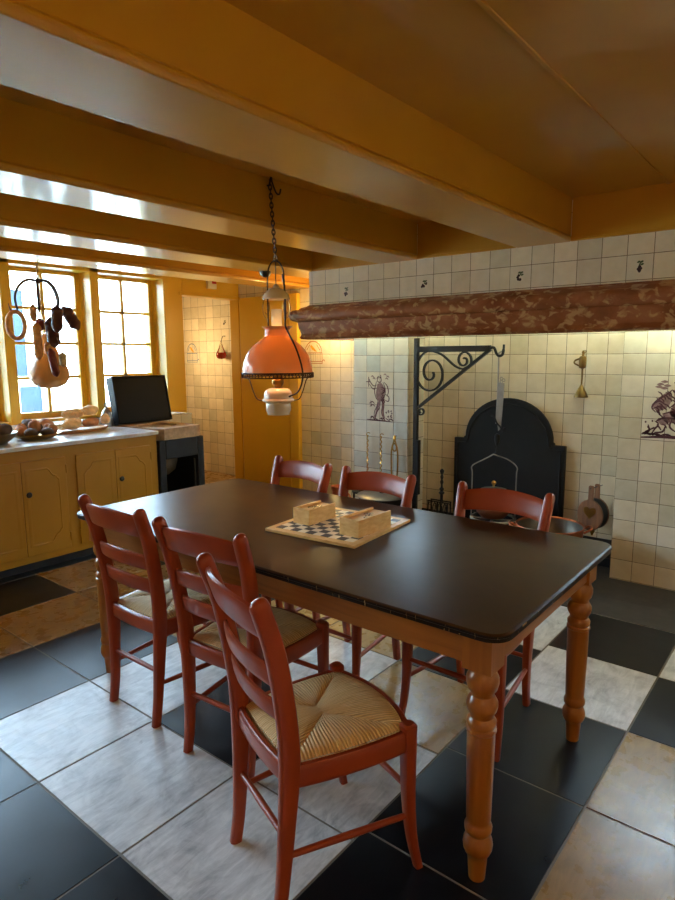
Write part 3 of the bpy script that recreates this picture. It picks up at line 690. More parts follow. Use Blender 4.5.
# ------------------------------------------------------------------ chairs
SZ = .425
def make_chair(label):
    t = thing('dining_chair', label, 'chair', (0, 0, 0), 0, 'red ladder back chairs round the table')
    for s in (-1, 1):
        # rear leg runs up into the back post
        P = [(.150, -.215, 0), (.150, -.201, .10), (.155, -.190, .25), (.164, -.183, .42), (.172, -.192, .56), (.182, -.222, .74), (.190, -.262, .872)]
        R = [(.0135, .018), (.015, .019), (.017, .023), (.019, .028), (.019, .027), (.019, .0255), (.0185, .024)]
        pc = catmull([(s*a, b, c) for a, b, c in P], 5); rc = catmull([(a, b, 0) for a, b in R], 5); rings = []
        for i, p_ in enumerate(pc):
            d = (pc[min(i+1, len(pc)-1)]-pc[max(i-1, 0)]).normalized(); u = Vector((1, 0, 0)); w = d.cross(u).normalized(); u = w.cross(d)
            rings.append(sq(p_, u*rc[i].x, w*rc[i].y, 12, 3.2))
        d = (pc[-1]-pc[-2]).normalized(); top = pc[-1]
        for k, f in ((.010, .93), (.017, .72), (.021, .4), (.022, .08)):
            w = d.cross(Vector((1, 0, 0))).normalized(); rings.append(sq(top+d*k, Vector((1, 0, 0))*rc[-1].x*f, w*rc[-1].y*f, 12, 2.4))
        m = MB(); m.loft(rings); m.build('back_leg', 'red', t)
        P = [(.204, .196, 0), (.198, .176, .10), (.195, .166, .22), (.193, .165, .35), (.192, .165, SZ+.015)]
        R = [.0125, .0145, .0175, .020, .0215]
        pc = catmull([(s*a, b, c) for a, b, c in P], 5); rc = catmull([(a, 0, 0) for a in R], 5); rings = []
        for i, p_ in enumerate(pc): rings.append(sq(p_, (rc[i].x, 0, 0), (0, rc[i].x, 0), 12, 3.6))
        rings.append(sq(pc[-1]+Vector((0, 0, .006)), (.015, 0, 0), (0, .015, 0), 12, 2.5))
        m = MB(); m.loft(rings); m.build('front_leg', 'red', t)
        m = MB(); m.ball((s*.150, -.215, .004), .011, 10, 6, (1, 1.2, .4)); m.build('glide', 'white_inlay', t); m = MB(); m.ball((s*.204, .196, .004), .011, 10, 6, (1, 1, .4)); m.build('glide', 'white_inlay', t)
    def back_pt(z):  # post centre line x, y at height z
        tab = [(.42, .164, -.183), (.56, .172, -.192), (.74, .182, -.222), (.872, .190, -.262)]
        for (a, x0, y0), (b, x1, y1) in zip(tab, tab[1:]):
            if z <= b: f = (z-a)/(b-a); return x0+(x1-x0)*f, y0+(y1-y0)*f
        return tab[-1][1:]
    def slat(name, zl, zh, arch, bow, th=.0075):
        rings = []; n = 14
        for k in range(n+1):
            q = -1+2*k/n; f = 1-q*q
            zb, zt = zl+arch*.55*f, zh+arch*f; zm = (zb+zt)/2
            x, y = back_pt((zl+zh)/2); _, yt = back_pt((zl+zh)/2+.05); lean = (yt-y)/.05
            nrm = Vector((0, 1, -lean)).normalized(); up = Vector((0, lean, 1)).normalized()
            c_ = Vector((q*(x-.004), y+lean*(zm-(zl+zh)/2)-bow*f, zm))
            rings.append(sq(c_, nrm*th, up*(zt-zb)/2, 12, 3.4))
        m = MB(); m.loft(rings); m.build(name, 'red', t)
    slat('crest_rail', .772, .860, .020, .030, .010)
    slat('back_slat', .640, .698, .012, .030); slat('back_slat', .540, .597, .012, .028)
    # seat frame: four rails, the front one bowed
    def rail(name, a, b, bow, z0, z1, th=.011, n=10):
        a, b = Vector(a), Vector(b); d = (b-a).normalized(); nr = Vector((d.y, -d.x, 0)); rings = []
        for k in range(n+1):
            f = k/n; p_ = a+(b-a)*f+nr*bow*(1-(2*f-1)**2)
            rings.append(sq((p_.x, p_.y, (z0+z1)/2), nr*th, (0, 0, (z1-z0)/2), 12, 4))
        m = MB(); m.loft(rings); m.build(name, 'red', t)
    rail('seat_rail', (-.160, -.183, 0), (.160, -.183, 0), .012, SZ-.055, SZ+.004)
    rail('seat_rail', (.192, .167, 0), (-.192, .167, 0), .045, SZ-.06, SZ+.002)
    rail('seat_rail', (-.194, .160, 0), (-.163, -.180, 0), .012, SZ-.06, SZ+.002)
    rail('seat_rail', (.163, -.180, 0), (.194, .160, 0), .012, SZ-.06, SZ+.002)
    # rush seat: four triangles meeting on the diagonals
    bl, br, fr_, fl_ = (-.155, -.170), (.155, -.170), (.182, .160), (-.182, .160)
    c1, c2 = (-.022, -.005), (.022, -.005)
    def edge_pt(k, f):
        (ax, ay), (bx, by), bw = {0: (bl, br, 0.008), 1: (br, fr_, .010), 2: (fr_, fl_, .042), 3: (fl_, bl, .010)}[k]
        px, py = ax+(bx-ax)*f, ay+(by-ay)*f; dx, dy = bx-ax, by-ay; l = sqrt(dx*dx+dy*dy); b4 = bw*(1-(2*f-1)**2)
        return px+dy/l*b4, py-dx/l*b4
    m = MB(); NR, NF = 10, 14
    for k in range(4):
        vs = []; uvs = []
        for i in range(NR+1):
            g_ = i/NR
            for j in range(NF+1):
                f = j/NF; ex, ey = edge_pt(k, f)
                if k == 0: ix, iy = c1[0]+(c2[0]-c1[0])*f, c1[1]
                elif k == 2: ix, iy = c2[0]+(c1[0]-c2[0])*f, c1[1]
                elif k == 1: ix, iy = c2
                else: ix, iy = c1
                x, y = ex+(ix-ex)*g_, ey+(iy-ey)*g_
                puff = .012*sin(pi*min(1, (g_*.9+.05)))*(4*f*(1-f))**.5
                z = SZ+.010+puff*1.0+.004*g_-.010*(1-min(1, g_*6))**2
                vs.append((x, y, z)); uvs.append((((f-.5)*.36*(1-.55*g_)) if k % 2 == 0 else (f-.5)*.30*(1-.8*g_), g_*.2+k))
        fs = []; fu = []
        for i in range(NR):
            for j in range(NF):
                q = (i*(NF+1)+j, i*(NF+1)+j+1, (i+1)*(NF+1)+j+1, (i+1)*(NF+1)+j); fs.append(q); fu.append([uvs[z] for z in q])
        m.add(vs, fs, True, fu)
        sk = []
        for j in range(NF+1):
            ex, ey = edge_pt(k, j/NF); sk += [(ex, ey, SZ), (ex, ey, SZ-.02)]
        m.add(sk, [(2*j, 2*j+2, 2*j+3, 2*j+1) for j in range(NF)], True, [[(j*.02, 0), (j*.02+.02, 0), (j*.02+.02, .1), (j*.02, .1)] for j in range(NF)])
    m.build('rush_seat', 'rush', t)
    def stick(a, b, r0_, r1_):
        m = MB(); a, b = Vector(a), Vector(b); m.tube([a, a+(b-a)*.1, a+(b-a)*.5, a+(b-a)*.9, b], [r0_, r0_*1.1, r1_, r0_*1.1, r0_], 10); m.build('stretcher', 'red', t)
    for s in (-1, 1): stick((s*.152, -.195, .17), (s*.197, .168, .17), .008, .0105)
    stick((-.154, -.191, .22), (.154, -.191, .22), .008, .0105); stick((-.194, .166, .25), (.194, .166, .25), .008, .0105)
    return t
chA = make_chair('nearest red rush seated chair, seat in full view by the front table leg')
def chair_at(ref, x, y, deg): ref.location = (x, y, 0); ref.rotation_euler = (0, 0, radians(deg))
chair_at(chA, -1.068, 1.245, -20.5)
dup(chA, (-1.612, 1.504, 0), radians(4.5), 'middle red chair of the three on the near long side of the table')
dup(chA, (-2.118, 1.512, 0), radians(0), 'red chair near the yellow cabinet, furthest along the near side of table')
dup(chA, (-2.195, 2.142, 0), radians(175), 'red chair across the table in front of the yellow door')
dup(chA, (-1.677, 2.128, 0), radians(180), 'red chair across the table in front of the cherub tile pier')
dup(chA, (-1.037, 2.128, 0), radians(180), 'red chair across the table in front of the black fireback')
# ------------------------------------------------------------------ board and boxes
bd = thing('draughts_board', 'square wooden draughts board with black and pale squares on the dark table', 'game board', (-1.503, 1.877, TH), radians(4.5))
m = MB(); m.box((-.207, -.212, .0005), (.207, .212, .012)); m.build('board', 'box_wood', bd, bevel=.001)
m = MB(); m.box((-.18, -.18, .0115), (.18, .18, .0128)); m.build('squares', 'squares', bd)
def wbox(label, loc, rz, lx, ly, hz, dcl):
    o = thing('wooden_box', label, 'box', loc, rz, 'draughts piece boxes')
    m = MB(); m.box((-lx/2, -ly/2, 0), (lx/2, -ly/2+.008, hz)); m.box((-lx/2, ly/2-.008, 0), (lx/2, ly/2, hz)); m.box((-lx/2, -ly/2+.008, 0), (-lx/2+.008, ly/2-.008, hz)); m.box((lx/2-.008, -ly/2+.008, 0), (lx/2, ly/2-.008, hz-.011)); m.box((-lx/2+.008, -ly/2+.008, 0), (lx/2-.008, ly/2-.008, .006))
    m.build('body', 'box_wood', o, bevel=.001)
    m = MB(); m.box((-lx/2+.0075, -ly/2+.0078, hz-.014), (lx/2, ly/2-.0078, hz-.009)); l = m.build('sliding_lid', 'box_wood', o)
    m = MB(); rr = random.Random(dcl)
    for k in range(9):
        a = rr.uniform(-.035, .03); b = rr.uniform(-.018, .018)
        q = [(a, b), (a+.012, b+.006), (a+.02, b-.004)]
        for (x0, y0), (x1, y1) in zip(q, q[1:]):
            d = Vector((y0-y1, x1-x0, 0)).normalized()*.002
            m.add([(x0+d.x, y0+d.y, hz-.0086), (x0-d.x, y0-d.y, hz-.0086), (x1-d.x, y1-d.y, hz-.0086), (x1+d.x, y1+d.y, hz-.0086)], [(0, 1, 2, 3)], False)
    m.build('lid_mark', 'ink_dark', l)
    return o
wbox('small wooden box with sliding lid on the far left half of the draughts board', (-1.617, 1.858, TH+.0128), radians(90), .165, .085, .062, 1)
wbox('wooden box with dark printed lid on the front right half of the draughts board', (-1.362, 1.862, TH+.0128), radians(89), .205, .092, .066, 2)
# ------------------------------------------------------------------ hanging lamp
LXm, LYm = -2.272, 2.333
lamp = thing('hanging_oil_lamp', 'brass hanging lamp with salmon opal glass shade and cream porcelain font over the table', 'lamp', (LXm, LYm, 0))
zs = 1.345
m = MB()
outer = [(.181, zs), (.181, zs+.008), (.1795, zs+.032), (.174, zs+.060), (.162, zs+.091), (.144, zs+.120), (.121, zs+.145), (.094, zs+.166), (.072, zs+.180), (.062, zs+.190), (.063, zs+.200), (.062, zs+.212), (.062, zs+.222), (.072, zs+.232), (.080, zs+.238)]
inner = [(r-.004, z) for r, z in reversed(outer)]
m.lathe(outer+inner, 40, cap=False); sh = m.build('lamp_shade', 'opal', lamp)
m = MB(); m.lathe([(.184, zs-.022), (.186, zs-.022), (.187, zs-.018), (.185, zs-.016)], 40, cap=False); m.lathe([(.184, zs-.002), (.187, zs-.002), (.188, zs+.003), (.184, zs+.006)], 40, cap=False)
for k in range(60):
    a = 2*pi*k/60; b = 2*pi*(k+.5)/60
    m.tube([(.1855*cos(a), .1855*sin(a), zs-.019), (.1855*cos(b), .1855*sin(b), zs)], .0018, 5); m.tube([(.1855*cos(b), .1855*sin(b), zs-.019), (.1855*cos(a), .1855*sin(a), zs)], .0018, 5)
m.build('shade_gallery', 'chain', lamp)
m = MB(); m.lathe([(.028, zs+.06), (.0285, zs+.14), (.027, zs+.30), (.0265, zs+.325), (.0245, zs+.325), (.0255, zs+.14), (.026, zs+.06)], 24, cap=False); m.build('glass_chimney', 'frosted', lamp)
m = MB(); m.lathe([(.016, zs-.076), (.022, zs-.066), (.030, zs-.05), (.030, zs-.035), (.024, zs-.028), (.028, zs-.01), (.034, zs), (.030, zs+.012), (.02, zs+.02), (.012, zs+.03)], 24); m.ball((.032, 0, zs-.03), .008); m.build('burner', 'brass', lamp)
m = MB(); m.lathe([(.03, zs-.074), (.052, zs-.079), (.068, zs-.092), (.074, zs-.110), (.075, zs-.128), (.083, zs-.136), (.083, zs-.142), (.070, zs-.148), (.062, zs-.154), (.065, zs-.162), (.0655, zs-.190), (.058, zs-.206), (.058, zs-.214), (.02, zs-.216)], 32); m.build('font', 'ceramic', lamp)
m = MB(); m.lathe([(.068, zs+.373), (.070, zs+.378), (.064, zs+.398), (.043, zs+.420), (.014, zs+.432), (.012, zs+.428), (.040, zs+.411), (.060, zs+.391), (.064, zs+.376)], 28, cap=False); m.lathe([(.013, zs+.429), (.018, zs+.436), (.010, zs+.446), (.004, zs+.452)], 12); m.build('smoke_bell', 'ceramic', lamp)
# harp frame (turned roughly square to the view)
fx = Vector((cos(radians(39)), sin(radians(39)), 0))
def plane_tube(name, mat, pth, r, sgn, k=5):
    m = MB(); m.tube([tuple(fx*sgn*q.x)[:2]+(zs+q.z,) for q in catmull([(a, 0, b) for a, b in pth], k)], r, 8); return m.build(name, mat, lamp)
for s in (-1, 1):
    plane_tube('harp_arm', 'chain', [(0, .565), (.02, .556), (.036, .525), (.042, .47), (.043, .40), (.043, .30), (.043, .235)], .0042, s)
    plane_tube('font_arm', 'chain', [(.184, -.005), (.150, -.03), (.13, -.09), (.11, -.132), (.080, -.140)], .003, s)
m = MB(); m.lathe([(.012, -.004), (.014, 0), (.012, .004)], 12, (0, 0, zs+.566)); m.build('harp_collar', 'chain', lamp)
m = MB(); m.lathe([(.06, .233), (.064, .235), (.06, .237)], 20, (0, 0, zs), cap=False); m.build('shade_ring', 'chain', lamp)
m = MB(); m.tube([(.012*cos(a), 0, zs+.58+.012*sin(a)) for a in [2*pi*k/14 for k in range(14)]], .003, 6, True); m.build('top_ring', 'chain', lamp)
m = MB(); m.tube([(0, 0, zs+.45), (0, 0, zs+.56)], .0025, 6); m.build('bell_wire', 'chain', lamp)
for s in (-1, 1):
    pts = []; m = MB()
    for k in range(26):
        a = -pi/2+s*0+2.2*pi*k/25; r = .040-.018*k/25
        pts.append((.050+r*cos(a)*.55, .335+(.055-.025*k/25)*sin(a)))
    m.tube([tuple(fx*s*a)[:2]+(zs+b,) for a, b in pts], .0028, 6); m.build('scroll', 'brass', lamp)
m = MB(); side = -Vector((-sin(yaw), cos(yaw), 0))  # the cable hangs in front of the shade
pth = [(.034, .50, 0), (.046, .40, .01), (.048, .30, .03), (.050, .24, .07), (.075, .19, .12), (.105, .13, .148), (.128, .06, .150), (.138, 0, .145), (.130, -.05, .12), (.105, -.095, .075), (.06, -.118, .045)]
q = catmull([tuple(fx*a+side*c_)[:2]+(zs+b,) for a, b, c_ in pth], 6); m.tube(q, .0045, 8); m.build('cable', 'cable', lamp)
# chain up to the hook on the beam
def chain_mesh(m, a, b, n, lw=.011, wire=.0026):
    a, b = Vector(a), Vector(b); d = (b-a)/n; L_ = d.length*.72; dn = d.normalized(); u = dn.orthogonal().normalized(); w = dn.cross(u)
    for i in range(n):
        c_ = a+d*(i+.5); s_ = u if i % 2 else w
        m.tube([c_+dn*L_*sin(t_)+s_*lw*.6*cos(t_) for t_ in [2*pi*k/14 for k in range(14)]], wire, 6, True)
m = MB(); chain_mesh(m, (0, 0, zs+.585), (-.028, .0, 2.30), 17, .013, .003)
m.build('chain', 'chain', lamp)
m = MB(); hx = -2.308-LXm
m.tube(catmull([(hx, -.01, 2.345-.07), (hx+.014, -.01, 2.275), (hx+.018, 0, 2.312), (hx+.016, .01, 2.29), (hx+.022, .03, 2.245), (hx+.03, .045, 2.24), (hx+.03, .055, 2.265)], 6), .0045, 8); m.build('beam_hook', 'chain', lamp)
bl_ = bpy.data.lights.new('lamp_bulb', 'POINT'); bl_.energy = 6.5; bl_.color = (1, .62, .32); bl_.shadow_soft_size = .03
bo = bpy.data.objects.new('lamp_bulb', bl_); COL.objects.link(bo); bo.location = (LXm, LYm, zs+.10)
# ------------------------------------------------------------------ hanging larder hook with sausages
HX, HY = -4.25, 2.085
hk = thing('hanging_hook', 'iron four armed meat hook hanging on a chain before the left window', 'hook', (HX, HY, 0))
m = MB(); chain_mesh(m, (0, 0, 1.94), (0, 0, 2.072), 6, .011, .003); m.build('chain', 'brass', hk)
m = MB(); m.tube([(0, 0, 1.925), (0, 0, 1.955)], .012, 10); m.tube([(0, 0, 1.50+.25), (0, 0, 1.91)], .003, 6)
arms = [(-100, .165, 1.80), (100, .15, 1.80), (60, .13, 1.81), (-30, .12, 1.80)]
for ad, r, zz in arms:
    a = radians(ad); ux, uy = cos(a), sin(a)
    P = [(0, 1.940), (.38*r, 1.945), (.72*r, 1.905), (.90*r, 1.84), (.90*r, zz-.015), (.86*r, zz-.045), (.94*r, zz-.07), (1.10*r, zz-.06), (1.18*r, zz-.015)]
    q, rr_ = curve_r([(ux*p_, uy*p_, z) for p_, z in P], [.010, .0095, .009, .008, .0075, .007, .0065, .0055, .002], 5); m.tube(q, rr_, 8)
m.build('arms', 'hookiron', hk)
m = MB(); chain_mesh(m, (.01, .01, 1.70), (0, 0, 1.90), 9, .011, .0028); m.build('drop_chain', 'brass', hk)
def sausage(name, label, cat, mat, pts, rads, string_from=None, closed=False, knots=True, g='cured meats on the hook'):
    m = MB()
    if closed: m.tube(catmull(pts, 4), rads, 12, True)
    else:
        q, r_ = curve_r(pts, rads, 6); m.tube(q, r_, 14)
    o = m.build(name, mat); tag(o, label, cat, g)
    if string_from:
        s_ = MB(); s_.tube([string_from, pts[0] if not closed else string_from[:2]+(string_from[2]-.05,)], .0016, 6); s_.build('hanging_string', 'string', o)
    return o
Y = lambda dy: HY+dy
# ring sausage
ringp = [(HX-.02+.012*cos(a), 1.927+.052*cos(a), 1.645+.088*sin(a)) for a in [2*pi*k/22 for k in range(22)]]
m = MB(); m.tube(ringp, [.0135+.0016*(k % 2) for k in range(22)], 12, True); o = m.build('ring_sausage', 'sausage_tan'); tag(o, 'netted tan ring sausage hanging at the left of the meat hook', 'sausage', 'cured meats on the hook')
s_ = MB(); s_.tube([(HX-.02, 1.927, 1.735), (HX-.02, 1.925, 1.752)], .0015, 6); s_.build('hanging_string', 'string', o)
def segs(x, y, z0, z1, r, n, lean=(0, 0)):
    P, R = [], []
    for k in range(n+1):
        f = k/n; P.append((x+lean[0]*f, y+lean[1]*f, z0+(z1-z0)*f)); R.append(r*(.5 if k in (0, n) else (.92+.08*(k % 2))))
    P = [(P[0][0], P[0][1], P[0][2]+r*.3)]+P+[(P[-1][0], P[-1][1], P[-1][2]-r*.3)]; R = [r*.12]+R+[r*.12]
    return P, R
P, R = segs(HX+.035, 2.02, 1.775, 1.675, .023, 5); sausage('dried_sausage', 'short tan sausage hanging above the long tan sausage on the hook', 'sausage', 'sausage_tan', P, R, (HX+.03, 2.025, 1.80))
P, R = segs(HX+.045, 2.03, 1.655, 1.425, .028, 10); sausage('dried_sausage', 'long tan knotted sausage hanging left of the pear shaped ham', 'sausage', 'sausage_tan', P, R, None)
P, R = segs(HX-.02, 2.085, 1.69, 1.615, .028, 8); sausage('dried_sausage', 'short dark red sausage half hidden behind the dark salami', 'sausage', 'sausage_red', P, R, (HX-.02, 2.085, 1.75))
P, R = segs(HX+.045, 2.130, 1.69, 1.51, .044, 8, (0, .012)); sausage('salami', 'broad dark brown salami at the centre of the meat hook', 'sausage', 'sausage_dark', P, R, (HX+.04, 2.13, 1.75))
P, R = segs(HX+.165, 2.118, 1.765, 1.605, .037, 7, (0, -.010)); sausage('salami', 'upright dark salami hanging under the right arm of the hook', 'sausage', 'sausage_dark', P, R, (HX+.14, 2.135, 1.81))
P, R = segs(HX+.12, 2.192, 1.765, 1.630, .040, 6, (.0, .085)); sausage('salami', 'thick dark salami sticking out to the right from the hook', 'sausage', 'sausage_dark', P, R, (HX+.11, 2.19, 1.82))
P, R = segs(HX+.125, 2.07, 1.485, 1.31, .027, 8, (.01, .025)); sausage('dried_sausage', 'dark red sausage hanging in front of the pear shaped ham', 'sausage', 'sausage_red', P, R, (HX+.12, 2.07, 1.60))
P, R = segs(HX+.120, 2.155, 1.460, 1.375, .026, 8); sausage('dried_sausage', 'pale wrinkled sausage hanging in front of the ham at right', 'sausage', 'sausage_pale', P, R, (HX+.08, 2.14, 1.58))
P, R = segs(HX+.055, 2.088, 1.53, 1.455, .022, 5); sausage('dried_sausage', 'stubby tan sausage between the long sausage and the red one', 'sausage', 'sausage_tan', P, R, (HX+.05, 2.088, 1.60))
m = MB(); prof = [(.01, 1.60), (.03, 1.595), (.040, 1.56), (.052, 1.50), (.075, 1.44), (.105, 1.39), (.124, 1.335), (.122, 1.285), (.098, 1.245), (.05, 1.222), (.01, 1.218)]
m.lathe([(r*1.04, z) for r, z in prof], 28, (HX-.06, 2.145, 0)); o = m.build('ham', 'ham'); tag(o, 'pear shaped tan ham hanging lowest from the meat hook', 'ham', 'cured meats on the hook')
s_ = MB(); s_.tube([(HX-.06, 2.145, 1.60), (HX-.04, 2.10, 1.86)], .002, 6); s_.build('hanging_string', 'string', o)
# ------------------------------------------------------------------ food on the counter
def loaf(c_, a, b, z, rz, mat, name, label, cat, grp, lumps=3, seed=0, sub=1):
    rr = random.Random(seed); n, mm = 16, 10; rings = []
    ph = [rr.uniform(0, 6) for _ in range(4)]
    for i in range(1, mm):
        t_ = -pi/2+pi*i/mm; ring_ = []
        for k in range(n):
            p_ = 2*pi*k/n; f = 1+.10*sin(lumps*p_+ph[0])+.06*sin(2*p_+3*t_+ph[1])+.03*sin(7*p_+ph[3])
            x, y, zz = a*cos(t_)*cos(p_)*f, b*cos(t_)*sin(p_)*f, z*sin(t_)*(1+.06*sin(2*p_+ph[2]))
            ring_.append((x, y, max(zz, -z*.82)))
        rings.append(ring_)
    m = MB(); m.loft(rings); o = m.build(name, mat, loc=c_, rot=(0, 0, rz), sub=sub); tag(o, label, cat, grp); return o
def dish(name, label, cat, loc, R_, hgt, mat, foot=.5, th=.004):
    m = MB(); m.lathe([(.01, 0), (R_*foot, 0), (R_*foot*1.06, .004), (R_*.85, hgt*.55), (R_, hgt), (R_-.002, hgt+th), (R_*.83, hgt*.55+th), (R_*foot, .006), (.01, .006)], 36)
    o = m.build(name, mat, loc=loc); return tag(o, label, cat)
# plate with rolls
PC = (-4.43, 2.075, CT+.001)
dish('plate', 'wide brass dish holding brown rolls, in the middle of the counter', 'dish', PC, .170, .036, 'brass', .55)
rl = [(-.085, -.05, .038, .045, 'crust_d'), (-.08, .05, .04, .042, 'crust_b'), (-.02, -.085, .042, .038, 'crust_d'), (-.01, .0, .046, .048, 'crust_d'), (-.03, .09, .04, .04, 'crust_d'), (.06, -.055, .05, .034, 'crust_b'), (.075, .035, .052, .032, 'crust_b'), (.03, .09, .036, .04, 'crust_d')]
rlab = ['round brown roll at the back left of the brass dish', 'dark roll at the back right of the brass dish', 'pinkish brown roll at the left rim of the brass dish', 'big brown roll on the middle of the brass dish', 'brown roll at the right rim of the brass dish', 'flat dark roll at the front left of the brass dish', 'long dark roll at the front of the brass dish', 'small brown roll at the front right of the brass dish']
for k, (x, y, r, z, mt) in enumerate(rl):
    loaf((PC[0]+x*1.16, PC[1]+y*1.16, PC[2]+.012+z*.92+(.03 if k == 3 else .008)), r*.98, r*.92, z*1.0, .5*k, mt, 'bread_roll', rlab[k], 'bread', 'rolls in the brass dish', 3, k+20)
loaf((-4.665, 2.13, CT+.062), .06, .06, .06, .4, 'crust_b', 'bread_loaf', 'dark round loaf lying behind the brass dish', 'bread', 'loaves on the counter', 2, 41)
loaf((-4.70, 2.275, CT+.055), .06, .075, .055, .2, 'crust_d', 'bread_loaf', 'brown loaf lying behind the bread board at left', 'bread', 'loaves on the counter', 2, 42)
# bowl with dark loaves at the frame's left edge
BC = (-4.36, 1.755, CT+.001)
dish('bowl', 'deep metal bowl holding a dark loaf at the left end of counter', 'bowl', BC, .150, .072, 'tin', .5)
loaf((BC[0]-.01, BC[1]+.065, BC[2]+.090), .062, .060, .045, .3, 'crust_b', 'bread_loaf', 'dark loaf lying in the metal bowl', 'bread', 'loaves on the counter', 2, 43)
loaf((BC[0]-.03, BC[1]-.068, BC[2]+.088), .06, .056, .045, .3, 'crust_d', 'bread_loaf', 'brown loaf at the back of the metal bowl', 'bread', 'loaves on the counter', 2, 44)
# wooden board with twisted loaves
WB = (-4.575, 2.505, CT)
m = MB(); rg = [[(x*s, y*s2, z) for x, y in [(.125*cos(t_), .24*sin(t_)) for t_ in [2*pi*k/32 for k in range(32)]]] for s, s2, z in ((.88, .9, .001), (1, 1, .016), (1.0, 1.0, .026), (.93, .95, .026), (.88, .9, .016))]
m.loft(rg); o = m.build('bread_board', 'board_wood', loc=WB, rot=(0, 0, radians(14))); tag(o, 'oval wooden bread tray heaped with pale loaves on the counter', 'tray')
wl = [(.035, -.135, .045, .052, .085, .040, 'crust', 'pale ridged loaf at the front left of the wooden tray'), (.045, .045, .048, .047, .085, .038, 'crust_d', 'brown loaf at the front middle of the wooden tray'), (-.068, -.03, .055, .040, .11, .044, 'crust', 'pale loaf at the back of the wooden tray'),
      (.0, -.085, .125, .052, .10, .040, 'crust', 'long knobbly pale loaf on top at the left of the tray'), (-.012, .095, .134, .050, .085, .044, 'crust', 'pale twisted loaf on top at the right of the tray'), (.05, .19, .06, .040, .052, .044, 'crust', 'small twisted loaf at the right end of the wooden tray')]
ca, sa = cos(radians(14)), sin(radians(14))
for k, (x, y, z, a, b, hz, mt, lb) in enumerate(wl):
    loaf((WB[0]+x*ca-y*sa, WB[1]+x*sa+y*ca, CT+.018+z), a, b, hz, radians(14)+.15*(k % 3), mt, 'bread_loaf', lb, 'bread', 'loaves on the wooden tray', 4, 60+k)
m = MB(); m.lathe([(.05, 0), (.052, .01), (.045, .09), (.03, .13), (.012, .15), (.008, .165)], 20); 
b_ = thing('lidded_jug', 'small metal lidded jug peeking up behind the bread at right', 'jug', (-4.715, 2.80, CT))
m.build('body', 'pewter', b_); m = MB(); m.tube([(.0, .014*cos(a), .178+.014*sin(a)) for a in [2*pi*k/14 for k in range(14)]], .005, 6, True); m.build('lid_ring', 'pewter', b_)
# ------------------------------------------------------------------ fireplace things
fb = MB(); pts = [(-2.265, .003), (-2.265, .805), (-2.185, .805), (-2.185, .82)]
cxx, rx, rz_ = -1.8405, .333, .30
for k in range(0, 25):
    a = pi-pi*k/24; pts.append((cxx+rx*cos(a), .82+rz_*sin(a)))
pts += [(-1.496, .82), (-1.496, .805), (-1.416, .805), (-1.416, .003)]
fb.prism(pts, 4.252, 4.287, 'y'); fbt = fb.build('fireback', 'castiron', bevel=.006); tag(fbt, 'black cast iron fireback with arched top standing in the fireplace', 'fireback')
ins = [(cxx+(x-cxx)*.93, .02+(z-.02)*.96) for x, z in pts]
fr_m = MB(); q = [(x, 4.250, z) for x, z in ins]; fr_m.tube(q, .007, 6, True); fr_m.build('border_bead', 'castiron', fbt)
# crane
cr = thing('fireplace_crane', 'black wrought iron crane with scrolled bracket on the left fireplace side', 'crane', (-2.513, 4.09, 0))
m = MB(); m.box((-.016, -.016, .0), (.016, .016, 1.555)); m.box((.010, -.02, .35), (.034, .02, .78)); m.build('post', 'iron', cr)
m = MB(); m.box((.014, -.014, 1.452), (.60, .014, 1.495)); 
m.tube(catmull([(.59, 0, 1.474), (.625, 0, 1.478), (.645, 0, 1.44), (.665, 0, 1.422), (.69, 0, 1.432), (.697, 0, 1.47), (.698, 0, 1.50)], 6), [.010]*30+[.008]*7, 8); m.build('arm', 'iron', cr)
m = MB(); m.bar([(.60, 0, 1.468), (.022, 0, 1.035)], .014, .010)
sp = []
for k in range(22):
    a = radians(150)+2.6*pi*k/21; r = .032*(1-.62*k/21); sp.append((.046+r*cos(a)*1.0, 0, 1.005+r*sin(a)))
m.bar(sp, .010, .005); m.build('brace', 'iron', cr)
m = MB(); sp = []
cxs, czs = .127, 1.285
# big volute
for k in range(60):
    f = k/59; a = radians(95)+f*radians(640); r = .150*(1-f)**.85+.018; sp.append((cxs+.0+r*cos(a)*.86*(1 if f > .02 else 1), 0, czs+.012+r*sin(a)))
m.bar(sp, .010, .006)
lead = catmull([(cxs-.0, 0, czs+.178), (.22, 0, 1.43), (.32, 0, 1.355), (.385, 0, 1.330), (.425, 0, 1.345)], 8)
sm_ = []
for k in range(36):
    f = k/35; a = radians(-50)+f*radians(520); r = .060*(1-f)**.8+.010; sm_.append((.398+r*cos(a)*.9, 0, 1.392+r*sin(a)))
m.bar(lead[:-1]+[Vector(x) for x in sm_], .010, .006); m.build('scroll', 'iron', cr)
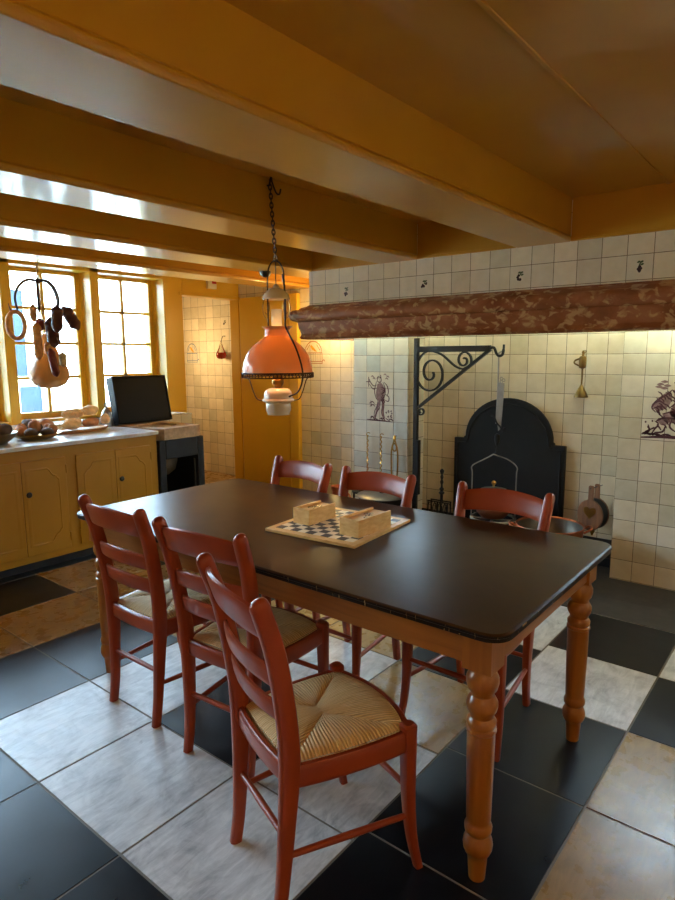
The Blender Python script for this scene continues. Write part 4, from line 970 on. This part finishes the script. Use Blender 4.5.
# trammel with hanging ring
tr_ = thing('pot_trammel', 'steel ratchet pot hanger with ring hanging from the crane hook', 'pot hanger', (-1.842, 4.09, 0))
m = MB(); m.tube(catmull([(.02, 0, 1.455), (.0, 0, 1.445), (-.008, 0, 1.42), (-.006, 0, 1.20), (-.012, 0, .95)], 5), .0055, 8); m.build('rod', 'steel', tr_)
m = MB(); m.prism([(.0, 1.24), (.045, 1.235), (.038, 1.05), (.03, .92), (.012, .90), (-.004, 1.0)], -.014, -.009, 'y')
for k in range(3):
    a0 = 2*pi*k/3; m.tube([(.028+.014*cos(a0+0), -.011, 1.26+.014*sin(a0)) if False else (.028+.011*cos(a0)+.010*cos(b), -.011, 1.256+.012*sin(a0)+.010*sin(b)) for b in [2*pi*j/10 for j in range(10)]], .003, 5, True)
m.build('ratchet_plate', 'steel', tr_)
m = MB(); m.tube(catmull([(-.045, -.02, 1.01), (-.02, -.02, 1.0), (.0, -.02, .96), (.03, -.02, .93), (.05, -.02, .90), (.06, -.02, .93)], 5), .006, 8); m.lathe([(.006, .88), (.018, .87), (.020, .84), (.012, .80), (.006, .79)], 12); m.tube([(0, 0, .79), (-.01, 0, .735)], .005, 8); m.build('catch', 'iron', tr_)
m = MB(); rx_ = Vector((cos(radians(25)), sin(radians(25)), 0)); rad = .152
for s in (-1, 1):
    e = rx_*s*rad; m.tube(catmull([(-.01, -.03, .735), tuple(rx_*s*.08)[:2]+(.695,), (e.x, e.y-.03, .650), (e.x, e.y-.03, .59), (e.x, e.y-.03, .40), (e.x, e.y-.03, .278)], 5), .0045, 8)
m.tube([(rad*cos(a), -.03+rad*sin(a), .275) for a in [2*pi*k/36 for k in range(36)]], .010, 8, True)
for a in (0.3, 0.3+pi/2): m.bar([(rad*cos(a), -.03+rad*sin(a), .268), (-rad*cos(a), -.03-rad*sin(a), .268)], .008, .003, (-sin(a), cos(a), 0))
m.build('hanging_ring', 'steel', tr_)
# kettle on the ring
kt = thing('copper_pot', 'round copper pot with brass lid knob sitting in the hanging ring', 'pot', (-1.842, 4.06, .288))
m = MB(); m.lathe([(.02, -.008), (.085, -.002), (.115, .03), (.128, .08), (.126, .13), (.118, .165), (.114, .175), (.106, .17), (.01, .168)], 32); m.build('body', 'copper', kt)
m = MB(); m.lathe([(.116, .174), (.114, .182), (.09, .196), (.04, .208), (.01, .211)], 32); m.build('lid', 'pewter', kt)
m = MB(); m.lathe([(.006, .21), (.007, .225), (.016, .236), (.018, .246), (.010, .256), (.002, .259)], 16); m.build('lid_knob', 'brass', kt)
for s in (-1, 1):
    m = MB(); m.tube(catmull([(s*.122, -.03, .12), (s*.138, -.03, .135), (s*.140, .0, .14), (s*.138, .03, .135), (s*.122, .03, .12)], 5), .005, 8); m.build('handle', 'copper', kt)
# big copper pan on a trivet
tv = MB()
for a in (0.4, 0.4+2*pi/3, .4+4*pi/3): tv.tube([(.15*cos(a), .15*sin(a), .165), (.18*cos(a), .18*sin(a), .006)], .009, 8)
tv.tube([(.155*cos(a), .155*sin(a), .165) for a in [2*pi*k/30 for k in range(30)]], .009, 8, True)
o = tv.build('trivet', 'iron', loc=(-1.36, 3.86, .002)); tag(o, 'black iron tripod trivet under the wide copper pan', 'trivet')
pn = thing('copper_pan', 'wide open copper pan standing before the fireback near the bellows', 'pan', (-1.36, 3.86, .177))
m = MB(); m.lathe([(.01, 0), (.15, 0), (.178, .012), (.198, .06), (.206, .165), (.212, .172), (.210, .178), (.202, .172), (.193, .06), (.172, .018), (.01, .012)], 40); m.cur = 0
m.build('body', ['copper'], pn)
m = MB(); m.lathe([(.2005, .166), (.1915, .06), (.170, .020), (.01, .0145)], 40, cap=False); m.build('lining', 'tin', pn)
for a in (radians(25), radians(205)):
    m = MB(); m.tube(catmull([(.205*cos(a-.22), .205*sin(a-.22), .14), (.245*cos(a-.16), .245*sin(a-.16), .165), (.25*cos(a), .25*sin(a), .172), (.245*cos(a+.16), .245*sin(a+.16), .165), (.205*cos(a+.22), .205*sin(a+.22), .14)], 5), .007, 8); m.build('handle', 'copper', pn)
# bellows hanging on the back wall
bw = thing('bellows', 'wooden fire bellows with brass heart hanging beside the right pier', 'bellows', (-1.19, 4.185, .40), radians(-10))
def bell(y0, y1, mat, nm, par, dx=0):
    out = []
    for k in range(25):
        a = radians(105)+radians(330)*k/24; out.append((.088*cos(a)*(1.0), .105*sin(a)-.02))
    pol = [(-.018, .085), (-.017, .17), (-.012, .178), (.012, .178), (.017, .17), (.018, .085)]
    body = [(x, z) for x, z in out]
    m = MB(); m.prism(list(reversed(pol))+body[1:-1] if False else pol[::-1]+body, y0, y1, 'y'); return m.build(nm, mat, par, bevel=.004)
fbd = bell(-.05, -.034, 'bellows_wood', 'front_board', bw); bell(.034, .05, 'bellows_wood', 'back_board', bw)
m = MB(); rg = []
for y, s in ((-.034, .97), (-.022, .90), (-.010, .98), (0, .90), (.010, .98), (.022, .9), (.034, .97)):
    rg.append([(.088*s*cos(a), y, .105*s*sin(a)-.02) for a in [2*pi*k/28 for k in range(28)]])
m.loft(rg); m.build('leather', 'leather', bw)
m = MB(); ht = []
for k in range(32):
    a = 2*pi*k/32; x = 16*sin(a)**3; z = 13*cos(a)-5*cos(2*a)-2*cos(3*a)-cos(4*a); ht.append((x*.0027, z*.0029+.0))
m.prism(ht, -.053, -.049, 'y'); m.build('heart_plate', 'brass', fbd)
m = MB(); m.lathe([(.018, -.12), (.016, -.14), (.009, -.155), (.006, -.165)], 12); m.build('nozzle', 'brass', bw)
m = MB(); m.tube([(0, -.055, .160), (0, .11, .160)], .0035, 6); m.build('hanger_nail', 'iron', bw)
# brass snuffer on the wall
sn = thing('brass_candle_snuffer', 'brass funnel shaped snuffer hanging on the fireplace tiles', 'snuffer', (-1.33, 4.25, 0))
m = MB(); m.lathe([(.045, 1.145), (.046, 1.150), (.030, 1.185), (.014, 1.215), (.007, 1.23)], 20); m.build('cone', 'dullbrass', sn)
m = MB(); m.tube([(0, 0, 1.225), (0, 0, 1.345)], .006, 8); m.build('stem', 'dullbrass', sn)
m = MB(); m.lathe([(.008, 1.335), (.022, 1.342), (.024, 1.35), (.024, 1.405), (.020, 1.415), (.008, 1.42), (.006, 1.435), (.010, 1.442), (.004, 1.455)], 16); m.tube(catmull([(-.02, -.005, 1.40), (-.045, -.01, 1.39), (-.05, -.01, 1.372), (-.022, -.005, 1.355)], 5), .006, 8); m.tube([(0, 0, 1.43), (.004, .046, 1.445)], .004, 6); m.build('holder', 'dullbrass', sn)
m = MB(); m.tube([(.004, .0, 1.452), (.004, .048, 1.452)], .003, 6); m.build('hanger_nail', 'iron', sn)
# toasting iron
ti = thing('toasting_iron', 'ornate black iron toaster standing by the left edge of the fireback', 'toaster', (-2.335, 4.16, 0))
m = MB()
for x in (-.085, .0, .085):
    for y in (-.03, .03): m.tube([(x, y, .004), (x, y*.8, .30)], .006, 6)
for y in (-.026, .026):
    m.tube([(-.09, y, .305), (.09, y, .305)], .006, 6); m.tube([(-.09, y, .2), (.09, y, .2)], .005, 6)
    for k in range(4):
        x = -.066+.044*k; m.tube([(x+.018*cos(a), y, .25+.045*sin(a)) for a in [2*pi*j/14 for j in range(14)]], .0035, 6, True)
m.build('rack', 'iron', ti)
m = MB(); m.tube([(.02, 0, .30), (.02, 0, .37)], .012, 8); m.lathe([(.010, .36), (.024, .375), (.010, .39), (.020, .405), (.009, .42), (.008, .44), (.014, .46), (.008, .48), (.013, .50), (.008, .52), (.016, .54), (.017, .552), (.005, .565)], 14, (.02, 0, 0)); m.build('handle', 'iron', ti)
# left pier tools
for k, (x, lab) in enumerate(((-2.933, 'twisted brass spit hanging leftmost on the left pier'), (-2.80, 'twisted brass spit hanging in the middle on the left pier'))):
    o = thing('brass_spit', lab, 'spit', (x, 4.035, 0), 0, 'spits on the left pier')
    m = MB(); q = [(0, 0, .79-.008*j) for j in range(52)]
    m.tube([(.0045*cos(j*1.3), .0045*sin(j*1.3), p_[2]) for j, p_ in enumerate(q)], .006, 6); m.build('shaft', 'brass', o)
    m = MB(); m.tube(catmull([(0, 0, .785), (-.008, -.004, .80), (.004, 0, .812), (.012, .018, .806)], 4), .004, 6); m.build('hook', 'brass', o)
    m = MB(); m.lathe([(.01, .355), (.012, .36), (.02, .38), (.008, .40)], 10); m.build('tip', 'brass', o)
o = thing('brass_tongs', 'brass fire tongs hanging on the left pier nearest the crane', 'tongs', (-2.668, 4.03, 0))
m = MB(); m.lathe([(.008, .77), (.013, .775), (.012, .795), (.004, .81)], 12); m.tube([(.018*cos(a), 0, .715+.03*sin(a)) for a in [2*pi*j/16 for j in range(16)]], .006, 6, True); m.build('head', 'brass', o)
m = MB(); m.tube([(0, -.006, .803), (0, .029, .803)], .003, 6); m.build('hanger_nail', 'iron', o)
for s in (-1, 1):
    m = MB(); m.tube(catmull([(s*.004, 0, .77), (s*.026, 0, .70), (s*.03, 0, .62), (s*.026, 0, .5), (s*.008, 0, .40)], 5), [.0065]*21, 6); m.build('arm', 'brass', o)
# cooking pot with flat lid, brass pot beside it
o = thing('cooking_pot', 'black cauldron with flat grey metal lid standing before the left pier', 'pot', (-2.63, 3.80, .002))
m = MB(); m.lathe([(.03, .08), (.10, .085), (.16, .13), (.185, .21), (.185, .30), (.175, .355), (.18, .372), (.165, .372), (.02, .37)], 32); m.build('body', 'iron', o)
for a in (.5, .5+2*pi/3, .5+4*pi/3):
    m = MB(); m.tube([(.11*cos(a), .11*sin(a), .11), (.14*cos(a), .14*sin(a), 0.002)], [.014, .010], 8); m.build('leg', 'iron', o)
m = MB(); m.lathe([(.19, .373), (.192, .378), (.185, .384), (.10, .392), (.02, .395)], 36); l_ = m.build('lid', 'pewter', o)
m = MB(); m.lathe([(.02, .394), (.012, .40), (.007, .42), (.007, .47), (.012, .48), (.006, .49)], 12); m.build('lid_handle', 'iron', l_)
o = thing('footed_stand', 'low dark iron stand beside the lidded cauldron at the left pier', 'stand', (-2.90, 3.945, .002))
m = MB(); m.lathe([(.10, .34), (.10, .352), (.02, .353)], 24); m.build('top', 'iron', o)
for a in (0, 2*pi/3, 4*pi/3):
    m = MB(); m.tube([(.09*cos(a), .09*sin(a), .342), (.10*cos(a), .10*sin(a), 0)], .008, 8); m.build('leg', 'iron', o)
o = thing('brass_chafing_dish', 'small brass dish with domed top on the stand behind the chair', 'dish', (-2.90, 3.945, .355))
m = MB(); m.lathe([(.05, 0), (.055, .01), (.03, .02), (.03, .04), (.07, .055), (.085, .075), (.08, .085), (.01, .085)], 28); m.build('body', 'dullbrass', o)
m = MB(); m.lathe([(.08, .085), (.075, .105), (.04, .12), (.01, .124)], 28); m.build('lid', 'brass', o)
o = thing('copper_jug', 'small copper jug standing left of the brass dish at the left pier', 'jug', (-2.97, 3.70, .004))
m = MB(); m.lathe([(.06, 0), (.07, .02), (.085, .12), (.075, .24), (.05, .32), (.05, .38), (.062, .42), (.055, .42), (.045, .38)], 24); m.build('body', 'copper', o)
m = MB(); m.tube(catmull([(.05, 0, .37), (.11, 0, .36), (.12, 0, .26), (.075, 0, .2)], 5), .007, 8); m.build('handle', 'copper', o)
# ------------------------------------------------------------------ small fittings
m = MB(); m.lathe([(.045, 0), (.045, -.012), (.036, -.030), (.018, -.042), (.002, -.045)], 24); o = m.build('smoke_detector', 'dark_plastic', loc=(-3.52, 3.50, ZB-.0005)); tag(o, 'small dark dome sensor on the underside of a ceiling beam', 'smoke detector')
al = thing('fire_alarm', 'small white box with red stripe on the header above the doorway', 'alarm', (XW, 4.235, 2.145))
m = MB(); m.box((.0, -.055, -.042), (.035, .055, .045)); m.build('housing', 'white_plastic', al, bevel=.004)
m = MB(); m.box((.034, -.005, .008), (.038, .05, .036)); m.build('red_stripe', 'red_plastic', al)
fk = thing('hanging_glass_flask', 'pear shaped glass with red liquid hanging on passage wall tiles', 'flask', (-5.70, 4.91, 0))
m = MB(); m.lathe([(.006, 1.60), (.012, 1.57), (.03, 1.52), (.058, 1.46), (.062, 1.43), (.045, 1.40), (.01, 1.392)], 20); m.build('glass', 'glass_c', fk)
m = MB(); m.lathe([(.008, 1.395), (.044, 1.403), (.058, 1.43), (.056, 1.45), (.045, 1.468), (.01, 1.47)], 20); m.build('liquid', 'glass_r', fk)
m = MB(); m.tube([(0, 0, 1.59), (0, .03, 1.66), (0, .068, 1.66)], .004, 6); m.build('hook', 'iron', fk)
# ------------------------------------------------------------------ light
wd = bpy.data.worlds.new('sky'); SC.world = wd; wd.use_nodes = True
bg = wd.node_tree.nodes['Background']; bg.inputs[0].default_value = (.55, .79, 1.0, 1); bg.inputs[1].default_value = 27.0
def area(name, loc, rot, sx, sy, e, col, portal=False):
    l = bpy.data.lights.new(name, 'AREA'); l.shape = 'RECTANGLE'; l.size = sx; l.size_y = sy; l.energy = e; l.color = col
    o = bpy.data.objects.new(name, l); COL.objects.link(o); o.location = loc; o.rotation_euler = rot
    if portal: l.cycles.is_portal = True
    return o
for i, (a, b) in enumerate(WIN): area('portal_%d' % i, (XG-.05, (a+b)/2, 1.55), (0, radians(-90), 0), 1.2, b-a, 1, (1, 1, 1), True)
def bulb(name, loc, e, col, r=.04):
    l = bpy.data.lights.new(name, 'POINT'); l.energy = e; l.color = col; l.shadow_soft_size = r
    o = bpy.data.objects.new(name, l); COL.objects.link(o); o.location = loc; return o
bulb('warm_fill', (.9, -.7, 1.95), 16, (1, .72, .42), .12)  # unseen warm fill added behind the camera to warm the interior
bulb('warm_fill', (1.2, 1.0, 1.9), 4, (1, .70, .40), .12)  # weaker warm fill, also added out of view, right of the camera
bulb('passage_lamp', (-6.02, 4.44, 1.50), 8, (1, .78, .46), .1)
bulb('mantel_lamp', (-3.72, 4.40, 1.72), 9.0, (1, .66, .22))
SC.view_settings.view_transform = 'Standard'; SC.view_settings.look = 'None'; SC.view_settings.gamma = 1; SC.view_settings.use_curve_mapping = False
SC.view_settings.exposure = 0.72
SC.cycles.max_bounces = 10; SC.cycles.diffuse_bounces = 6; SC.cycles.glossy_bounces = 5; SC.cycles.transparent_max_bounces = 12
SC.cycles.caustics_reflective = False; SC.cycles.caustics_refractive = False
SC.cycles.sample_clamp_indirect = 6
SC.cycles.use_denoising = True
